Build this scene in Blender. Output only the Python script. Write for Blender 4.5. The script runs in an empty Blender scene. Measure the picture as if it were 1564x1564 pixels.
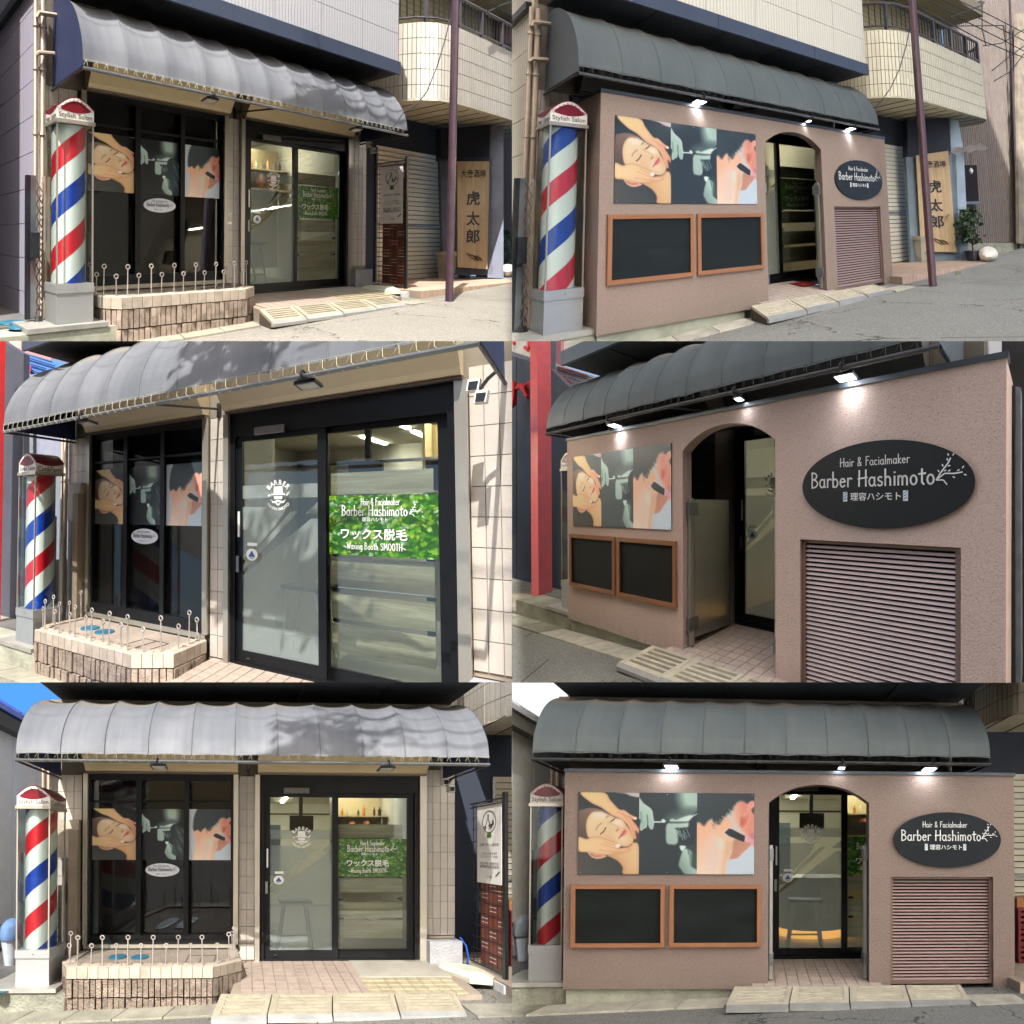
import bpy, bmesh, math, random
import numpy as np
from math import sin, cos, pi, radians

# ------------------------------------------------------------------ scene, camera, light
sc = bpy.context.scene
C = sc.collection
SIZE, FOC, AX, AY = 1564.0, 1600.0, 782.0, 1100.0
cam = bpy.data.cameras.new('camera'); cam_o = bpy.data.objects.new('camera', cam); C.objects.link(cam_o)
cam_o.rotation_euler = (pi/2, 0, 0); cam.sensor_width = 36; cam.lens = 36*FOC/SIZE
cam.shift_y = (AY-SIZE/2)/SIZE
cam.clip_start = .1; cam.clip_end = 3000
sc.camera = cam_o
SUN_EL = 43.
w = bpy.data.worlds.new('World'); sc.world = w; w.use_nodes = True
nt = w.node_tree; nt.nodes.clear()
sky = nt.nodes.new('ShaderNodeTexSky'); sky.sky_type = 'NISHITA'; sky.sun_disc = False
sky.sun_elevation = radians(SUN_EL); sky.sun_rotation = pi
sky.air_density = 1.0; sky.dust_density = 4.0; sky.ozone_density = .6
bg = nt.nodes.new('ShaderNodeBackground'); bg.inputs[1].default_value = .105
out = nt.nodes.new('ShaderNodeOutputWorld')
nt.links.new(sky.outputs[0], bg.inputs[0]); nt.links.new(bg.outputs[0], out.inputs[0])
sun = bpy.data.lights.new('sun', 'SUN'); sun.energy = 4.4; sun.angle = radians(.5); sun.color = (1, .97, .925)
sun_o = bpy.data.objects.new('sun', sun); C.objects.link(sun_o)
sun_o.rotation_euler = (radians(90-SUN_EL), 0, 0); sun_o.location = (0, -30, 60)
vs = sc.view_settings; vs.view_transform = 'Standard'; vs.look = 'None'; vs.gamma = 1; vs.use_curve_mapping = False
vs.exposure = .95
sc.cycles.max_bounces = 6; sc.cycles.transparent_max_bounces = 12; sc.cycles.caustics_reflective = False
sc.cycles.caustics_refractive = False; sc.cycles.sample_clamp_indirect = 4
rng = random.Random(7)

# ------------------------------------------------------------------ materials
def lin(c):
    f = lambda x: x/12.92 if x <= .04045 else ((x+.055)/1.055)**2.4
    return tuple(f(v/255.) for v in c[:3])+(1,)
class N:
    def __init__(s, name):
        s.m = bpy.data.materials.new(name); s.m.use_nodes = True; s.t = s.m.node_tree; s.t.nodes.clear()
        s.out = s.n('ShaderNodeOutputMaterial')
    def n(s, typ, **k):
        x = s.t.nodes.new(typ)
        for a, b in k.items(): setattr(x, a, b)
        return x
    def l(s, a, b): s.t.links.new(a, b); return a
    def set(s, sock, v):
        if hasattr(v, 'links') or isinstance(v, bpy.types.NodeSocket): s.t.links.new(v, sock)
        else: sock.default_value = v
    def sp(s, rand=True):
        a = s.n('ShaderNodeAttribute', attribute_name='sp')
        if not rand: return a.outputs['Vector']
        oi = s.n('ShaderNodeObjectInfo'); mu = s.n('ShaderNodeVectorMath', operation='SCALE'); ad = s.n('ShaderNodeVectorMath', operation='ADD')
        mu.inputs[0].default_value = (7, 13, 5); s.l(oi.outputs['Random'], mu.inputs['Scale'])
        s.l(a.outputs['Vector'], ad.inputs[0]); s.l(mu.outputs[0], ad.inputs[1]); return ad.outputs[0]
    def scale(s, v, k):
        m = s.n('ShaderNodeVectorMath', operation='MULTIPLY'); s.l(v, m.inputs[0]); m.inputs[1].default_value = k; return m.outputs[0]
    def noise(s, v, scale, detail=4, rough=.55, dist=0):
        x = s.n('ShaderNodeTexNoise'); s.l(v, x.inputs['Vector']); x.inputs['Scale'].default_value = scale
        x.inputs['Detail'].default_value = detail; x.inputs['Roughness'].default_value = rough; x.inputs['Distortion'].default_value = dist
        return x.outputs['Fac']
    def ramp(s, f, stops, interp='LINEAR'):
        r = s.n('ShaderNodeValToRGB'); s.l(f, r.inputs[0]); e = r.color_ramp; e.interpolation = interp
        while len(e.elements) < len(stops): e.elements.new(.5)
        for el, (p, c) in zip(e.elements, stops): el.position = p; el.color = c if len(c) == 4 else tuple(c)+(1,)
        return r.outputs[0]
    def math(s, op, a, b=0., c=0.):
        m = s.n('ShaderNodeMath', operation=op)
        for i, v in enumerate((a, b, c)): s.set(m.inputs[i], v)
        return m.outputs[0]
    def mix(s, f, a, b, mode='MIX'):
        m = s.n('ShaderNodeMix', data_type='RGBA', blend_type=mode)
        s.set(m.inputs[0], f); s.set(m.inputs[6], a); s.set(m.inputs[7], b); return m.outputs[2]
    def bsdf(s, col, rough=.6, metal=0, bump=None, bstr=.4, bdist=.02, spec=.5, coat=0):
        b = s.n('ShaderNodeBsdfPrincipled')
        s.set(b.inputs['Base Color'], col); s.set(b.inputs['Roughness'], rough); s.set(b.inputs['Metallic'], metal)
        b.inputs['Specular IOR Level'].default_value = spec; b.inputs['Coat Weight'].default_value = coat
        if bump is not None:
            u = s.n('ShaderNodeBump'); s.l(bump, u.inputs['Height']); u.inputs['Strength'].default_value = bstr; u.inputs['Distance'].default_value = bdist
            s.l(u.outputs[0], b.inputs['Normal'])
        s.l(b.outputs[0], s.out.inputs[0]); return b
MC = {}
def mat(key, fn):
    if key not in MC: MC[key] = fn()
    return MC[key]
def plain(name, rgb, rough=.6, metal=0, var=.18, scale=6., bump=0., bscale=60., spec=.5, coat=0, stretch=(1, 1, 1), bdist=.02):
    """surface with soft dirt variation and fine relief"""
    def f():
        n = N(name); v = n.sp(); v2 = n.scale(v, stretch)
        a = n.noise(v2, scale, 5, .6); c = lin(rgb)
        lo = tuple(x*(1-var) for x in c[:3])+(1,); hi = tuple(min(1, x*(1+var*.6)) for x in c[:3])+(1,)
        col = n.ramp(a, [(.3, lo), (.7, hi)])
        oi = n.n('ShaderNodeObjectInfo'); k = n.math('MULTIPLY_ADD', oi.outputs['Random'], var*.7, 1-var*.35)
        cc = n.n('ShaderNodeVectorMath', operation='SCALE'); n.l(col, cc.inputs[0]); n.l(k, cc.inputs['Scale'])
        r = n.math('MULTIPLY_ADD', a, .2, rough-.1)
        b = n.noise(v2, bscale, 3) if bump else None
        n.bsdf(cc.outputs[0], r, metal, b, bump, bdist, spec, coat); return n.m
    return mat((name, tuple(rgb)), f)
def emis(name, rgb, st):
    def f():
        n = N(name); e = n.n('ShaderNodeEmission'); e.inputs[0].default_value = lin(rgb); e.inputs[1].default_value = st
        n.l(e.outputs[0], n.out.inputs[0]); return n.m
    return mat((name, st), f)
def glass(name, tint=(235, 240, 240), refl=1.0, rough=.01, mesh=0., cap=.14):
    def f():
        n = N(name); tr = n.n('ShaderNodeBsdfTransparent'); tr.inputs[0].default_value = lin(tint)
        g = n.n('ShaderNodeBsdfGlossy'); g.inputs['Roughness'].default_value = rough; g.inputs[0].default_value = (.95, .97, 1, 1)
        fr = n.n('ShaderNodeFresnel'); fr.inputs[0].default_value = 1.5
        k = n.math('MULTIPLY', fr.outputs[0], refl); k = n.math('MINIMUM', k, cap)
        mx = n.n('ShaderNodeMixShader'); n.l(k, mx.inputs[0]); n.l(tr.outputs[0], mx.inputs[1]); n.l(g.outputs[0], mx.inputs[2])
        o = mx.outputs[0]
        if mesh:   # fine cast-in wire mesh
            v = n.sp(False); s_ = n.n('ShaderNodeSeparateXYZ'); n.l(v, s_.inputs[0])
            a = n.math('ADD', s_.outputs[0], s_.outputs[1]); b = n.math('SUBTRACT', s_.outputs[0], s_.outputs[1])
            fa = n.math('PINGPONG', a, .0155); fb = n.math('PINGPONG', b, .0155)
            h = n.math('LESS_THAN', n.math('MINIMUM', fa, fb), .0016)
            d = n.n('ShaderNodeBsdfDiffuse'); d.inputs[0].default_value = (.25, .25, .24, 1)
            m2 = n.n('ShaderNodeMixShader'); n.l(n.math('MULTIPLY', h, mesh), m2.inputs[0]); n.l(o, m2.inputs[1]); n.l(d.outputs[0], m2.inputs[2]); o = m2.outputs[0]
        n.l(o, n.out.inputs[0]); return n.m
    return mat(name, f)
def m_awning(name, rgb, rgb2):
    def f():
        n = N(name); v = n.sp(False); s_ = n.n('ShaderNodeSeparateXYZ'); n.l(v, s_.inputs[0])
        st = n.noise(n.scale(v, (9, .7, .7)), 1.6, 4, .5); big = n.noise(v, 1.1, 3)
        k = n.math('MULTIPLY_ADD', st, .3, n.math('MULTIPLY', big, .7))
        col = n.ramp(k, [(.35, lin(rgb)), (.65, lin(rgb2))])
        # weathered band of dust along the top of the cloth
        top = n.math('MULTIPLY', n.math('SUBTRACT', n.math('ADD', s_.outputs[1], n.math('MULTIPLY', big, .25)), 3.12), 9.); top.node.use_clamp = True
        col = n.mix(n.math('MULTIPLY', top, .55), col, lin((140, 126, 108)))
        weave = n.n('ShaderNodeTexWave'); n.l(n.scale(v, (1, 1, 1)), weave.inputs[0]); weave.inputs['Scale'].default_value = 40
        wr = n.noise(n.scale(v, (1, 3, 1)), 9, 5, .6, .6); n.bsdf(col, .62, 0, n.math('MULTIPLY_ADD', n.noise(v, 240, 2), .3, wr), .12, .02, .3); return n.m
    return mat(name, f)
def m_stucco():
    kk = {2: .81, 4: 1.12, 6: .79}[S.i]  # wall tone scaled per view to make up for uneven light
    def f():
        n = N('mauve_stucco'); v = n.sp(False); big = n.noise(v, .9, 3); fine = n.noise(v, 95, 3, .7)
        vor = n.n('ShaderNodeTexVoronoi'); n.l(v, vor.inputs[0]); vor.inputs['Scale'].default_value = 60
        pit = n.math('POWER', fine, 2.2)
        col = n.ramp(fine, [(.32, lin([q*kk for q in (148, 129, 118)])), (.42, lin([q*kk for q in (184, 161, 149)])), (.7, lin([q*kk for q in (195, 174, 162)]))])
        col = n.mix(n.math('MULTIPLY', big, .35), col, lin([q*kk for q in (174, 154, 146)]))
        s_ = n.n('ShaderNodeSeparateXYZ'); n.l(v, s_.inputs[0]); st = n.noise(n.scale(v, (9, .8, 9)), 1.5, 5, .7)
        low = n.math('MULTIPLY', n.math('SUBTRACT', .12, s_.outputs[1]), 3.2); low.node.use_clamp = True   # splashed dirt along the foot
        col = n.mix(n.math('MULTIPLY', low, n.math('MULTIPLY', st, .8)), col, lin((120, 112, 100)))
        run = n.math('MULTIPLY', n.math('SUBTRACT', st, .62), 2.); run.node.use_clamp = True          # rain runs
        col = n.mix(n.math('MULTIPLY', run, .5), col, lin((140, 126, 116)))
        h = n.math('ADD', fine, n.math('MULTIPLY', vor.outputs['Distance'], .35))
        n.bsdf(col, .9, 0, h, .38, .022, .15); return n.m
    return mat('stucco%.2f' % kk, f)
def m_drum(phase):
    """barber pole drum: red and blue helical bands on white, measured round the drum axis"""
    def f():
        n = N('striped_drum'); v = n.sp(False); s_ = n.n('ShaderNodeSeparateXYZ'); n.l(v, s_.inputs[0])
        th = n.math('ARCTAN2', n.math('SUBTRACT', s_.outputs[0], .515), n.math('SUBTRACT', s_.outputs[2], .46))
        p = n.math('SUBTRACT', s_.outputs[1], n.math('MULTIPLY', th, .135))
        fr = n.math('FRACT', n.math('ADD', n.math('DIVIDE', p, .91), phase+10))
        W_, R_, B_ = lin((224, 226, 220)), lin((206, 30, 44)), lin((14, 58, 158))
        col = n.ramp(fr, [(0, W_), (.25, R_), (.5, W_), (.75, B_)], 'CONSTANT')
        n.bsdf(col, .35, 0, None, spec=.5, coat=.2); return n.m
    return mat('drum%.2f' % phase, f)
def m_wood(name, c1, c2, scale=1., axis=0, rough=.55):
    def f():
        n = N(name); v = n.sp(); k = [22, 22, 22]; k[axis] = 1.4
        v2 = n.scale(v, tuple(k)); a = n.noise(v2, scale, 6, .65, .4); b = n.noise(n.scale(v2, (3, 3, 3)), scale*3, 4, .7)
        f_ = n.math('MULTIPLY_ADD', b, .35, n.math('MULTIPLY', a, .65))
        col = n.ramp(f_, [(.32, lin(c1)), (.5, lin([(x+y)/2 for x, y in zip(c1, c2)])), (.66, lin(c2))])
        n.bsdf(col, rough, 0, f_, .25, .01, .4); return n.m
    return mat(name, f)
def m_leaf():
    def f():
        n = N('leaf_print'); v = n.sp(False); w_ = n.noise(v, 14, 3); vv = n.n('ShaderNodeVectorMath', operation='ADD'); n.l(v, vv.inputs[0])
        n.l(n.scale(w_, (.12, .12, .12)), vv.inputs[1])
        vo = n.n('ShaderNodeTexVoronoi'); n.l(n.scale(vv.outputs[0], (1, 1.6, 1)), vo.inputs[0]); vo.inputs['Scale'].default_value = 22
        s_ = n.n('ShaderNodeSeparateColor'); n.l(vo.outputs['Color'], s_.inputs[0])
        col = n.ramp(s_.outputs[0], [(.0, lin((28, 74, 16))), (.25, lin((58, 124, 22))), (.5, lin((96, 160, 30))), (.75, lin((150, 186, 44))), (.92, lin((150, 190, 150)))])
        col = n.mix(n.math('MULTIPLY', vo.outputs['Distance'], 1.3), col, lin((30, 70, 20)))
        n.bsdf(col, .4, 0, None, spec=.5); return n.m
    return mat('leaf', f)
def m_asphalt(name, a, b):
    def f():
        n = N(name); v = n.sp(False); big = n.noise(v, 1.1, 4, .6); fine = n.noise(v, 90, 2, .8)
        vo = n.n('ShaderNodeTexVoronoi'); n.l(v, vo.inputs[0]); vo.inputs['Scale'].default_value = 130
        s_ = n.n('ShaderNodeSeparateColor'); n.l(vo.outputs['Color'], s_.inputs[0])
        col = n.ramp(n.math('MULTIPLY_ADD', s_.outputs[0], .6, n.math('MULTIPLY', fine, .4)), [(.2, lin(a)), (.75, lin(b))])
        pt = n.noise(v, .55, 5, .65, 1.); pt = n.math('MULTIPLY', n.math('SUBTRACT', pt, .5), 4.); pt.node.use_clamp = True; col = n.mix(n.math('MULTIPLY_ADD', big, .35, n.math('MULTIPLY', pt, .3)), col, lin([x*.72 for x in a]))
        ww = n.n('ShaderNodeVectorMath', operation='ADD'); n.l(v, ww.inputs[0]); n.l(n.scale(n.noise(v, 2.5, 5, .7), (.5, .1, .5)), ww.inputs[1])
        cr = n.n('ShaderNodeTexVoronoi'); cr.feature = 'DISTANCE_TO_EDGE'; n.l(ww.outputs[0], cr.inputs[0]); cr.inputs['Scale'].default_value = .55
        ck = n.math('LESS_THAN', cr.outputs['Distance'], .004); ck = n.math('MULTIPLY', ck, n.math('GREATER_THAN', big, .47))
        st = n.math('GREATER_THAN', n.noise(v, 38, 2, .5), .73)
        col = n.mix(n.math('MULTIPLY', ck, .7), col, lin((56, 54, 50))); col = n.mix(n.math('MULTIPLY', st, .4), col, lin((84, 80, 72)))
        n.bsdf(col, .9, 0, n.math('ADD', fine, vo.outputs['Distance']), .6, .025, .25); return n.m
    return mat(name, f)
def m_ribbed(name, c1, c2, ribs=44.):
    """glazed facing board with fine vertical flutes"""
    def f():
        n = N(name); v = n.sp(False); s_ = n.n('ShaderNodeSeparateXYZ'); n.l(v, s_.inputs[0])
        x = n.math('ADD', s_.outputs[0], s_.outputs[2]); x = n.math('ADD', x, n.math('MULTIPLY', n.noise(v, 2, 2), .01))
        rb = n.math('ABSOLUTE', n.math('SINE', n.math('MULTIPLY', x, ribs)))
        fine = n.noise(n.scale(v, (1, .5, 1)), 70, 3, .7)
        col = n.ramp(n.math('MULTIPLY_ADD', fine, .5, n.math('MULTIPLY', rb, .5)), [(.1, lin([k*.86 for k in c1])), (.35, lin(c1)), (.8, lin(c2))])
        n.bsdf(col, .5, 0, n.math('ADD', rb, n.math('MULTIPLY', fine, .5)), .35, .02, .3); return n.m
    return mat(name, f)
def m_print(name, rough=.35):
    def f():
        n = N(name); a = n.n('ShaderNodeAttribute', attribute_name='ink'); n.bsdf(a.outputs['Color'], rough, 0, None, spec=.4); return n.m
    return mat(name, f)
def m_frost(name, rgb, fac):
    def f():
        n = N(name); d = n.n('ShaderNodeBsdfDiffuse'); d.inputs[0].default_value = lin(rgb); tl = n.n('ShaderNodeBsdfTranslucent'); tl.inputs[0].default_value = lin(rgb)
        t = n.n('ShaderNodeBsdfTransparent'); m1 = n.n('ShaderNodeMixShader'); m1.inputs[0].default_value = .45
        n.l(d.outputs[0], m1.inputs[1]); n.l(tl.outputs[0], m1.inputs[2]); m2 = n.n('ShaderNodeMixShader'); m2.inputs[0].default_value = fac
        n.l(t.outputs[0], m2.inputs[1]); n.l(m1.outputs[0], m2.inputs[2]); n.l(m2.outputs[0], n.out.inputs[0]); return n.m
    return mat(name, f)

# ------------------------------------------------------------------ places: six plots, each laid out in metres
# plot coordinates: s along the shop front to the right, h up, d from the glass line out to the street.
# The plots lie on a stepped hillside, so each one has its own slope and scale.
LENS = {1: ([-1.204, .765, 5.646], [38.116, -.58, .406], 797.49, 110.70), 2: ([-1.287, .863, 5.347], [43.305, 7.904, -1.62], 752.86, -23.91),
        3: ([5.828, 1.42, 3.612], [-35.123, 2.184, -.051], 730.71, -28.31), 4: ([5.874, 1.33, 3.433], [-35.212, -.378, -.106], 594.56, -2.86),
        5: ([2.833, 1.404, 4.681], [1.432, .401, .19], 562.25, -8.44), 6: ([2.788, 1.336, 5.483], [2.082, .809, .175], 660.38, -9.25)}
class Plot:
    def __init__(s, i, scale, phrase):
        s.i = i; s.ph = phrase; s.before = i in (1, 3, 5)
        c, a, f, oy = LENS[i]; y, p, r = [radians(v) for v in a]
        V = np.diag([1, 1, -1.]); Y = np.array([[cos(y), 0, -sin(y)], [0, 1, 0], [sin(y), 0, cos(y)]])
        Pm = np.array([[1, 0, 0], [0, cos(p), -sin(p)], [0, sin(p), cos(p)]]); Rm = np.array([[cos(r), sin(r), 0], [-sin(r), cos(r), 0], [0, 0, 1]])
        s.R = Rm@Pm@Y@V; s.C = np.array(c)
        cx = 391 if i in (1, 3, 5) else 1173; cy = 260.5+521*((i-1)//2)
        s.K = np.array([[f, 0, cx], [0, -f, cy+oy], [0, 0, 1.]]); Kc = np.array([[FOC, 0, AX], [0, -FOC, AY], [0, 0, 1.]])
        A = scale*np.linalg.inv(Kc)@s.K@s.R
        s.A = A[[0, 2, 1]]; s.scale = scale
        s.unit = scale*f/FOC
        row = (i-1)//2; s.planes = []
        # party line between the two columns of plots, and the roof line of each terrace
        s.planes.append((np.array([1., 0, 0]) if s.before else np.array([-1., 0, 0]), 0.))
        if row: s.planes.append((np.array([0, -(AY-521*row)/FOC, 1.]), 0.))
        # retaining edge at the foot of the plot and its street side limit
        if row < 2: s.planes.append((np.array([0, (AY-521*(row+1)-.8)/FOC, -1.]), 0.))
        s.planes.append((np.array([0, -1., 0]), -1.6*scale))
        s.cull = [(np.array([1., -.52, 0]), 0.), (np.array([-1., -.52, 0]), 0.), (np.array([0, -.72, 1.]), 0.), (np.array([0, -.31, -1.]), 0.)]
    def W(s, p): return s.A@(np.asarray(p, float)-s.C)
    def at(s, x, y, ax, v):
        D = s.R.T@np.linalg.inv(s.K)@np.array([x, y, 1.]); k = 'shd'.index(ax); t = (v-s.C[k])/D[k]; return s.C+t*D
    def atw(s, x, y, a, b):
        """point on the upright wall through ground points a and b (s, d)"""
        D = s.R.T@np.linalg.inv(s.K)@np.array([x, y, 1.]); n = np.array([-(b[1]-a[1]), 0, b[0]-a[0]])
        t = n@(np.array([a[0], 0, a[1]])-s.C)/(n@D); return s.C+t*D
S = None

# ------------------------------------------------------------------ mesh building
class MB:
    def __init__(s): s.v = []; s.f = []; s.sp = None; s.col = None
    def add(s, vs_, fs):
        o = len(s.v); s.v += [tuple(map(float, v)) for v in vs_]; s.f += [tuple(i+o for i in f) for f in fs]; return s
    def box(s, s0, s1, h0, h1, d0, d1):
        return s.hexa([(s0, h0, d0), (s1, h0, d0), (s1, h0, d1), (s0, h0, d1)], [(s0, h1, d0), (s1, h1, d0), (s1, h1, d1), (s0, h1, d1)])
    def hexa(s, b, t):
        return s.add(list(b)+list(t), [(0, 1, 2, 3), (7, 6, 5, 4), (0, 4, 5, 1), (1, 5, 6, 2), (2, 6, 7, 3), (3, 7, 4, 0)])
    def prism(s, pts, vec):
        """closed solid from a flat outline and an offset"""
        n = len(pts); p = [np.array(q, float) for q in pts]; v = np.array(vec, float)
        return s.add(p+[q+v for q in p], [tuple(range(n))[::-1], tuple(range(n, 2*n))]+[(i, (i+1) % n, n+(i+1) % n, n+i) for i in range(n)])
    def quad(s, *p): return s.add(p, [tuple(range(len(p)))])
    def tube(s, pts, r, n=8, cap=True):
        P = [np.array(p, float) for p in pts]; m = len(P); base = len(s.v); vs_ = []; up = None
        for i in range(m):
            t = P[min(i+1, m-1)]-P[max(i-1, 0)]; t /= (np.linalg.norm(t)+1e-9)
            if up is None or abs(up@t) > .95: up = np.array([0, 1, 0.]) if abs(t[1]) < .9 else np.array([0, 0, 1.])
            a = np.cross(t, up); a /= np.linalg.norm(a)+1e-9; b = np.cross(a, t); up = b
            rr = r[i] if isinstance(r, (list, tuple)) else r
            vs_ += [P[i]+rr*(cos(2*pi*k/n)*a+sin(2*pi*k/n)*b) for k in range(n)]
        fs = [(i*n+k, i*n+(k+1) % n, (i+1)*n+(k+1) % n, (i+1)*n+k) for i in range(m-1) for k in range(n)]
        if cap: fs += [tuple(range(n))[::-1], tuple((m-1)*n+k for k in range(n))]
        return s.add(vs_, fs)
    def lathe(s, c, prof, n=16):
        """revolved about an upright axis: prof = (radius, height)"""
        vs_ = [(c[0]+r*cos(2*pi*k/n), c[1]+h, c[2]+r*sin(2*pi*k/n)) for r, h in prof for k in range(n)]
        m = len(prof); fs = [((i+1)*n+k, (i+1)*n+(k+1) % n, i*n+(k+1) % n, i*n+k) for i in range(m-1) for k in range(n)]
        fs += [tuple(range(n)), tuple((m-1)*n+k for k in range(n))[::-1]]
        return s.add(vs_, fs)
    def grid(s, fn, nu, nv):
        vs_ = [fn(i/nu, j/nv) for j in range(nv+1) for i in range(nu+1)]
        return s.add(vs_, [(j*(nu+1)+i, j*(nu+1)+i+1, (j+1)*(nu+1)+i+1, (j+1)*(nu+1)+i) for j in range(nv) for i in range(nu)])
    def ring(s, c, R, r, ax='d', n=14, m=6):
        vs_ = []
        for i in range(n):
            a = 2*pi*i/n
            for k in range(m):
                b = 2*pi*k/m; q = R+r*cos(b); z = r*sin(b)
                vs_.append((c[0]+q*cos(a), c[1]+q*sin(a), c[2]+z) if ax == 'd' else (c[0]+z, c[1]+q*sin(a), c[2]+q*cos(a)))
        return s.add(vs_, [(i*m+k, ((i+1) % n)*m+k, ((i+1) % n)*m+(k+1) % m, i*m+(k+1) % m) for i in range(n) for k in range(m)])
BASE = {}
def _clip(me_pts, planes):
    ins = True; out_ = False
    for n, c in planes:
        k = me_pts@n
        if (k > c+1e-6).any(): ins = False
        if (k > c-1e-6).all(): out_ = True
    for n, c in S.cull:
        if (me_pts@n > c).all(): out_ = True
    return ins, out_
CACHE = {}
def mk(name, mb, m, parent=None, label=None, cat=None, group=None, kind=None, base=None, smooth=False, key=None):
    """link one mesh object; its mesh is stored about its own base point"""
    pts = np.array(mb.v)
    if base is None:
        base = pts.mean(0); base[1] = pts[:, 1].min()
        if parent is not None and key is None: base = BASE[parent.name]
    base = np.array(base, float)
    if key is not None: rel = pts; world = S.W(base)+pts@S.A.T
    else: rel = pts-base; world = (pts-S.C)@S.A.T
    ins, out_ = _clip(world, S.planes)
    if out_: return None
    ck = (S.i, key, m.name) if key is not None else None
    if ck and ins and ck in CACHE: me = CACHE[ck]
    else:
        me = bpy.data.meshes.new(name); loc = rel@S.A.T
        me.from_pydata(loc.tolist(), [], mb.f)
        at_ = me.attributes.new('sp', 'FLOAT_VECTOR', 'POINT'); sp = np.array(mb.sp if mb.sp is not None else mb.v)
        at_.data.foreach_set('vector', sp.astype(np.float32).ravel())
        if mb.col is not None:
            ca = me.color_attributes.new('ink', 'FLOAT_COLOR', 'POINT'); ca.data.foreach_set('color', np.asarray(mb.col, np.float32).ravel())
        if not ins:
            bm = bmesh.new(); bm.from_mesh(me); wb = S.W(base)
            for n, c in S.planes:
                co = n*((c-n@wb)/(n@n))
                r = bmesh.ops.bisect_plane(bm, geom=bm.verts[:]+bm.edges[:]+bm.faces[:], plane_co=co.tolist(), plane_no=n.tolist(), clear_outer=True, dist=1e-6)
                ed = [e for e in r['geom_cut'] if isinstance(e, bmesh.types.BMEdge)]
                if ed and len(mb.f) > 1:
                    try: bmesh.ops.holes_fill(bm, edges=ed, sides=0)
                    except Exception: pass
            bm.to_mesh(me); bm.free()
            if len(me.polygons) == 0: return None
        if smooth:
            me.polygons.foreach_set('use_smooth', [True]*len(me.polygons)); me.set_sharp_from_angle(angle=radians(40))
        me.materials.append(m); me.update()
        if ck and ins: CACHE[ck] = me
    o = bpy.data.objects.new(name, me); C.objects.link(o)
    wl = S.W(base)
    if parent is not None: o.parent = parent; wl = wl-S.W(BASE[parent.name])
    o.location = wl.tolist(); BASE[o.name] = base
    tagit(o, label, cat, group, kind); return o
def tagit(o, label=None, cat=None, group=None, kind=None):
    if label: o['label'] = label
    if cat: o['category'] = cat
    if group: o['group'] = group
    if kind: o['kind'] = kind
    return o
def thing(name, base, label, cat, group=None, kind=None):
    o = bpy.data.objects.new(name, None); C.objects.link(o); o.location = S.W(base).tolist(); BASE[o.name] = np.array(base, float)
    o.empty_display_size = .1
    return tagit(o, label, cat, group, kind)
def piece(name, key, fn, m, parent, base, smooth=False):
    mb = MB(); fn(mb); return mk(name, mb, m, parent, base=base, key=key, smooth=smooth)
def panel(pts, ax, v, thick):
    """outline given by sight lines onto a plane of the plot, with thickness away from the viewer"""
    P = [S.at(x, y, ax, v) for x, y in pts]; n = {'s': (1, 0, 0), 'h': (0, 1, 0), 'd': (0, 0, 1)}[ax]
    mb = MB(); mb.prism(P, np.array(n, float)*thick); return mb

# ------------------------------------------------------------------ lettering
def flat_text(body, size=1., off=0., space=1.):
    cu = bpy.data.curves.new('lettering', 'FONT'); cu.body = body; cu.size = size; cu.offset = off; cu.space_character = space; cu.align_x = 'CENTER'; cu.resolution_u = 3
    o = bpy.data.objects.new('lettering', cu); me = bpy.data.meshes.new_from_object(o)
    v = [tuple(q.co[:2]) for q in me.vertices]; f = [tuple(p.vertices) for p in me.polygons]
    bpy.data.objects.remove(o); bpy.data.meshes.remove(me); bpy.data.curves.remove(cu); return v, f
TXT = {}
def text_on(mb, body, org, u, v, width=None, height=None, off=0., sx=1.):
    """centred lettering; org = centre, u/v = unit vectors across and up"""
    k = (body, off)
    if k not in TXT: TXT[k] = flat_text(body, 1., off)
    vv, ff = TXT[k]; a = np.array(vv); lo, hi = a.min(0), a.max(0); w_, h_ = hi-lo
    sc_ = width/w_ if width else height/h_; sy = sc_
    if width and height: sy = height/h_
    a = (a-(lo+hi)/2)*[sc_*(1 if width else sx), sy]
    u, v, org = [np.array(q, float) for q in (u, v, org)]
    return mb.add([org+x*u+y*v for x, y in a], ff)
def arc(cx, cy, rx, ry, a0, a1, n=7): return [(cx+rx*cos(radians(a0+(a1-a0)*i/n)), cy+ry*sin(radians(a0+(a1-a0)*i/n))) for i in range(n+1)]
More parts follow.
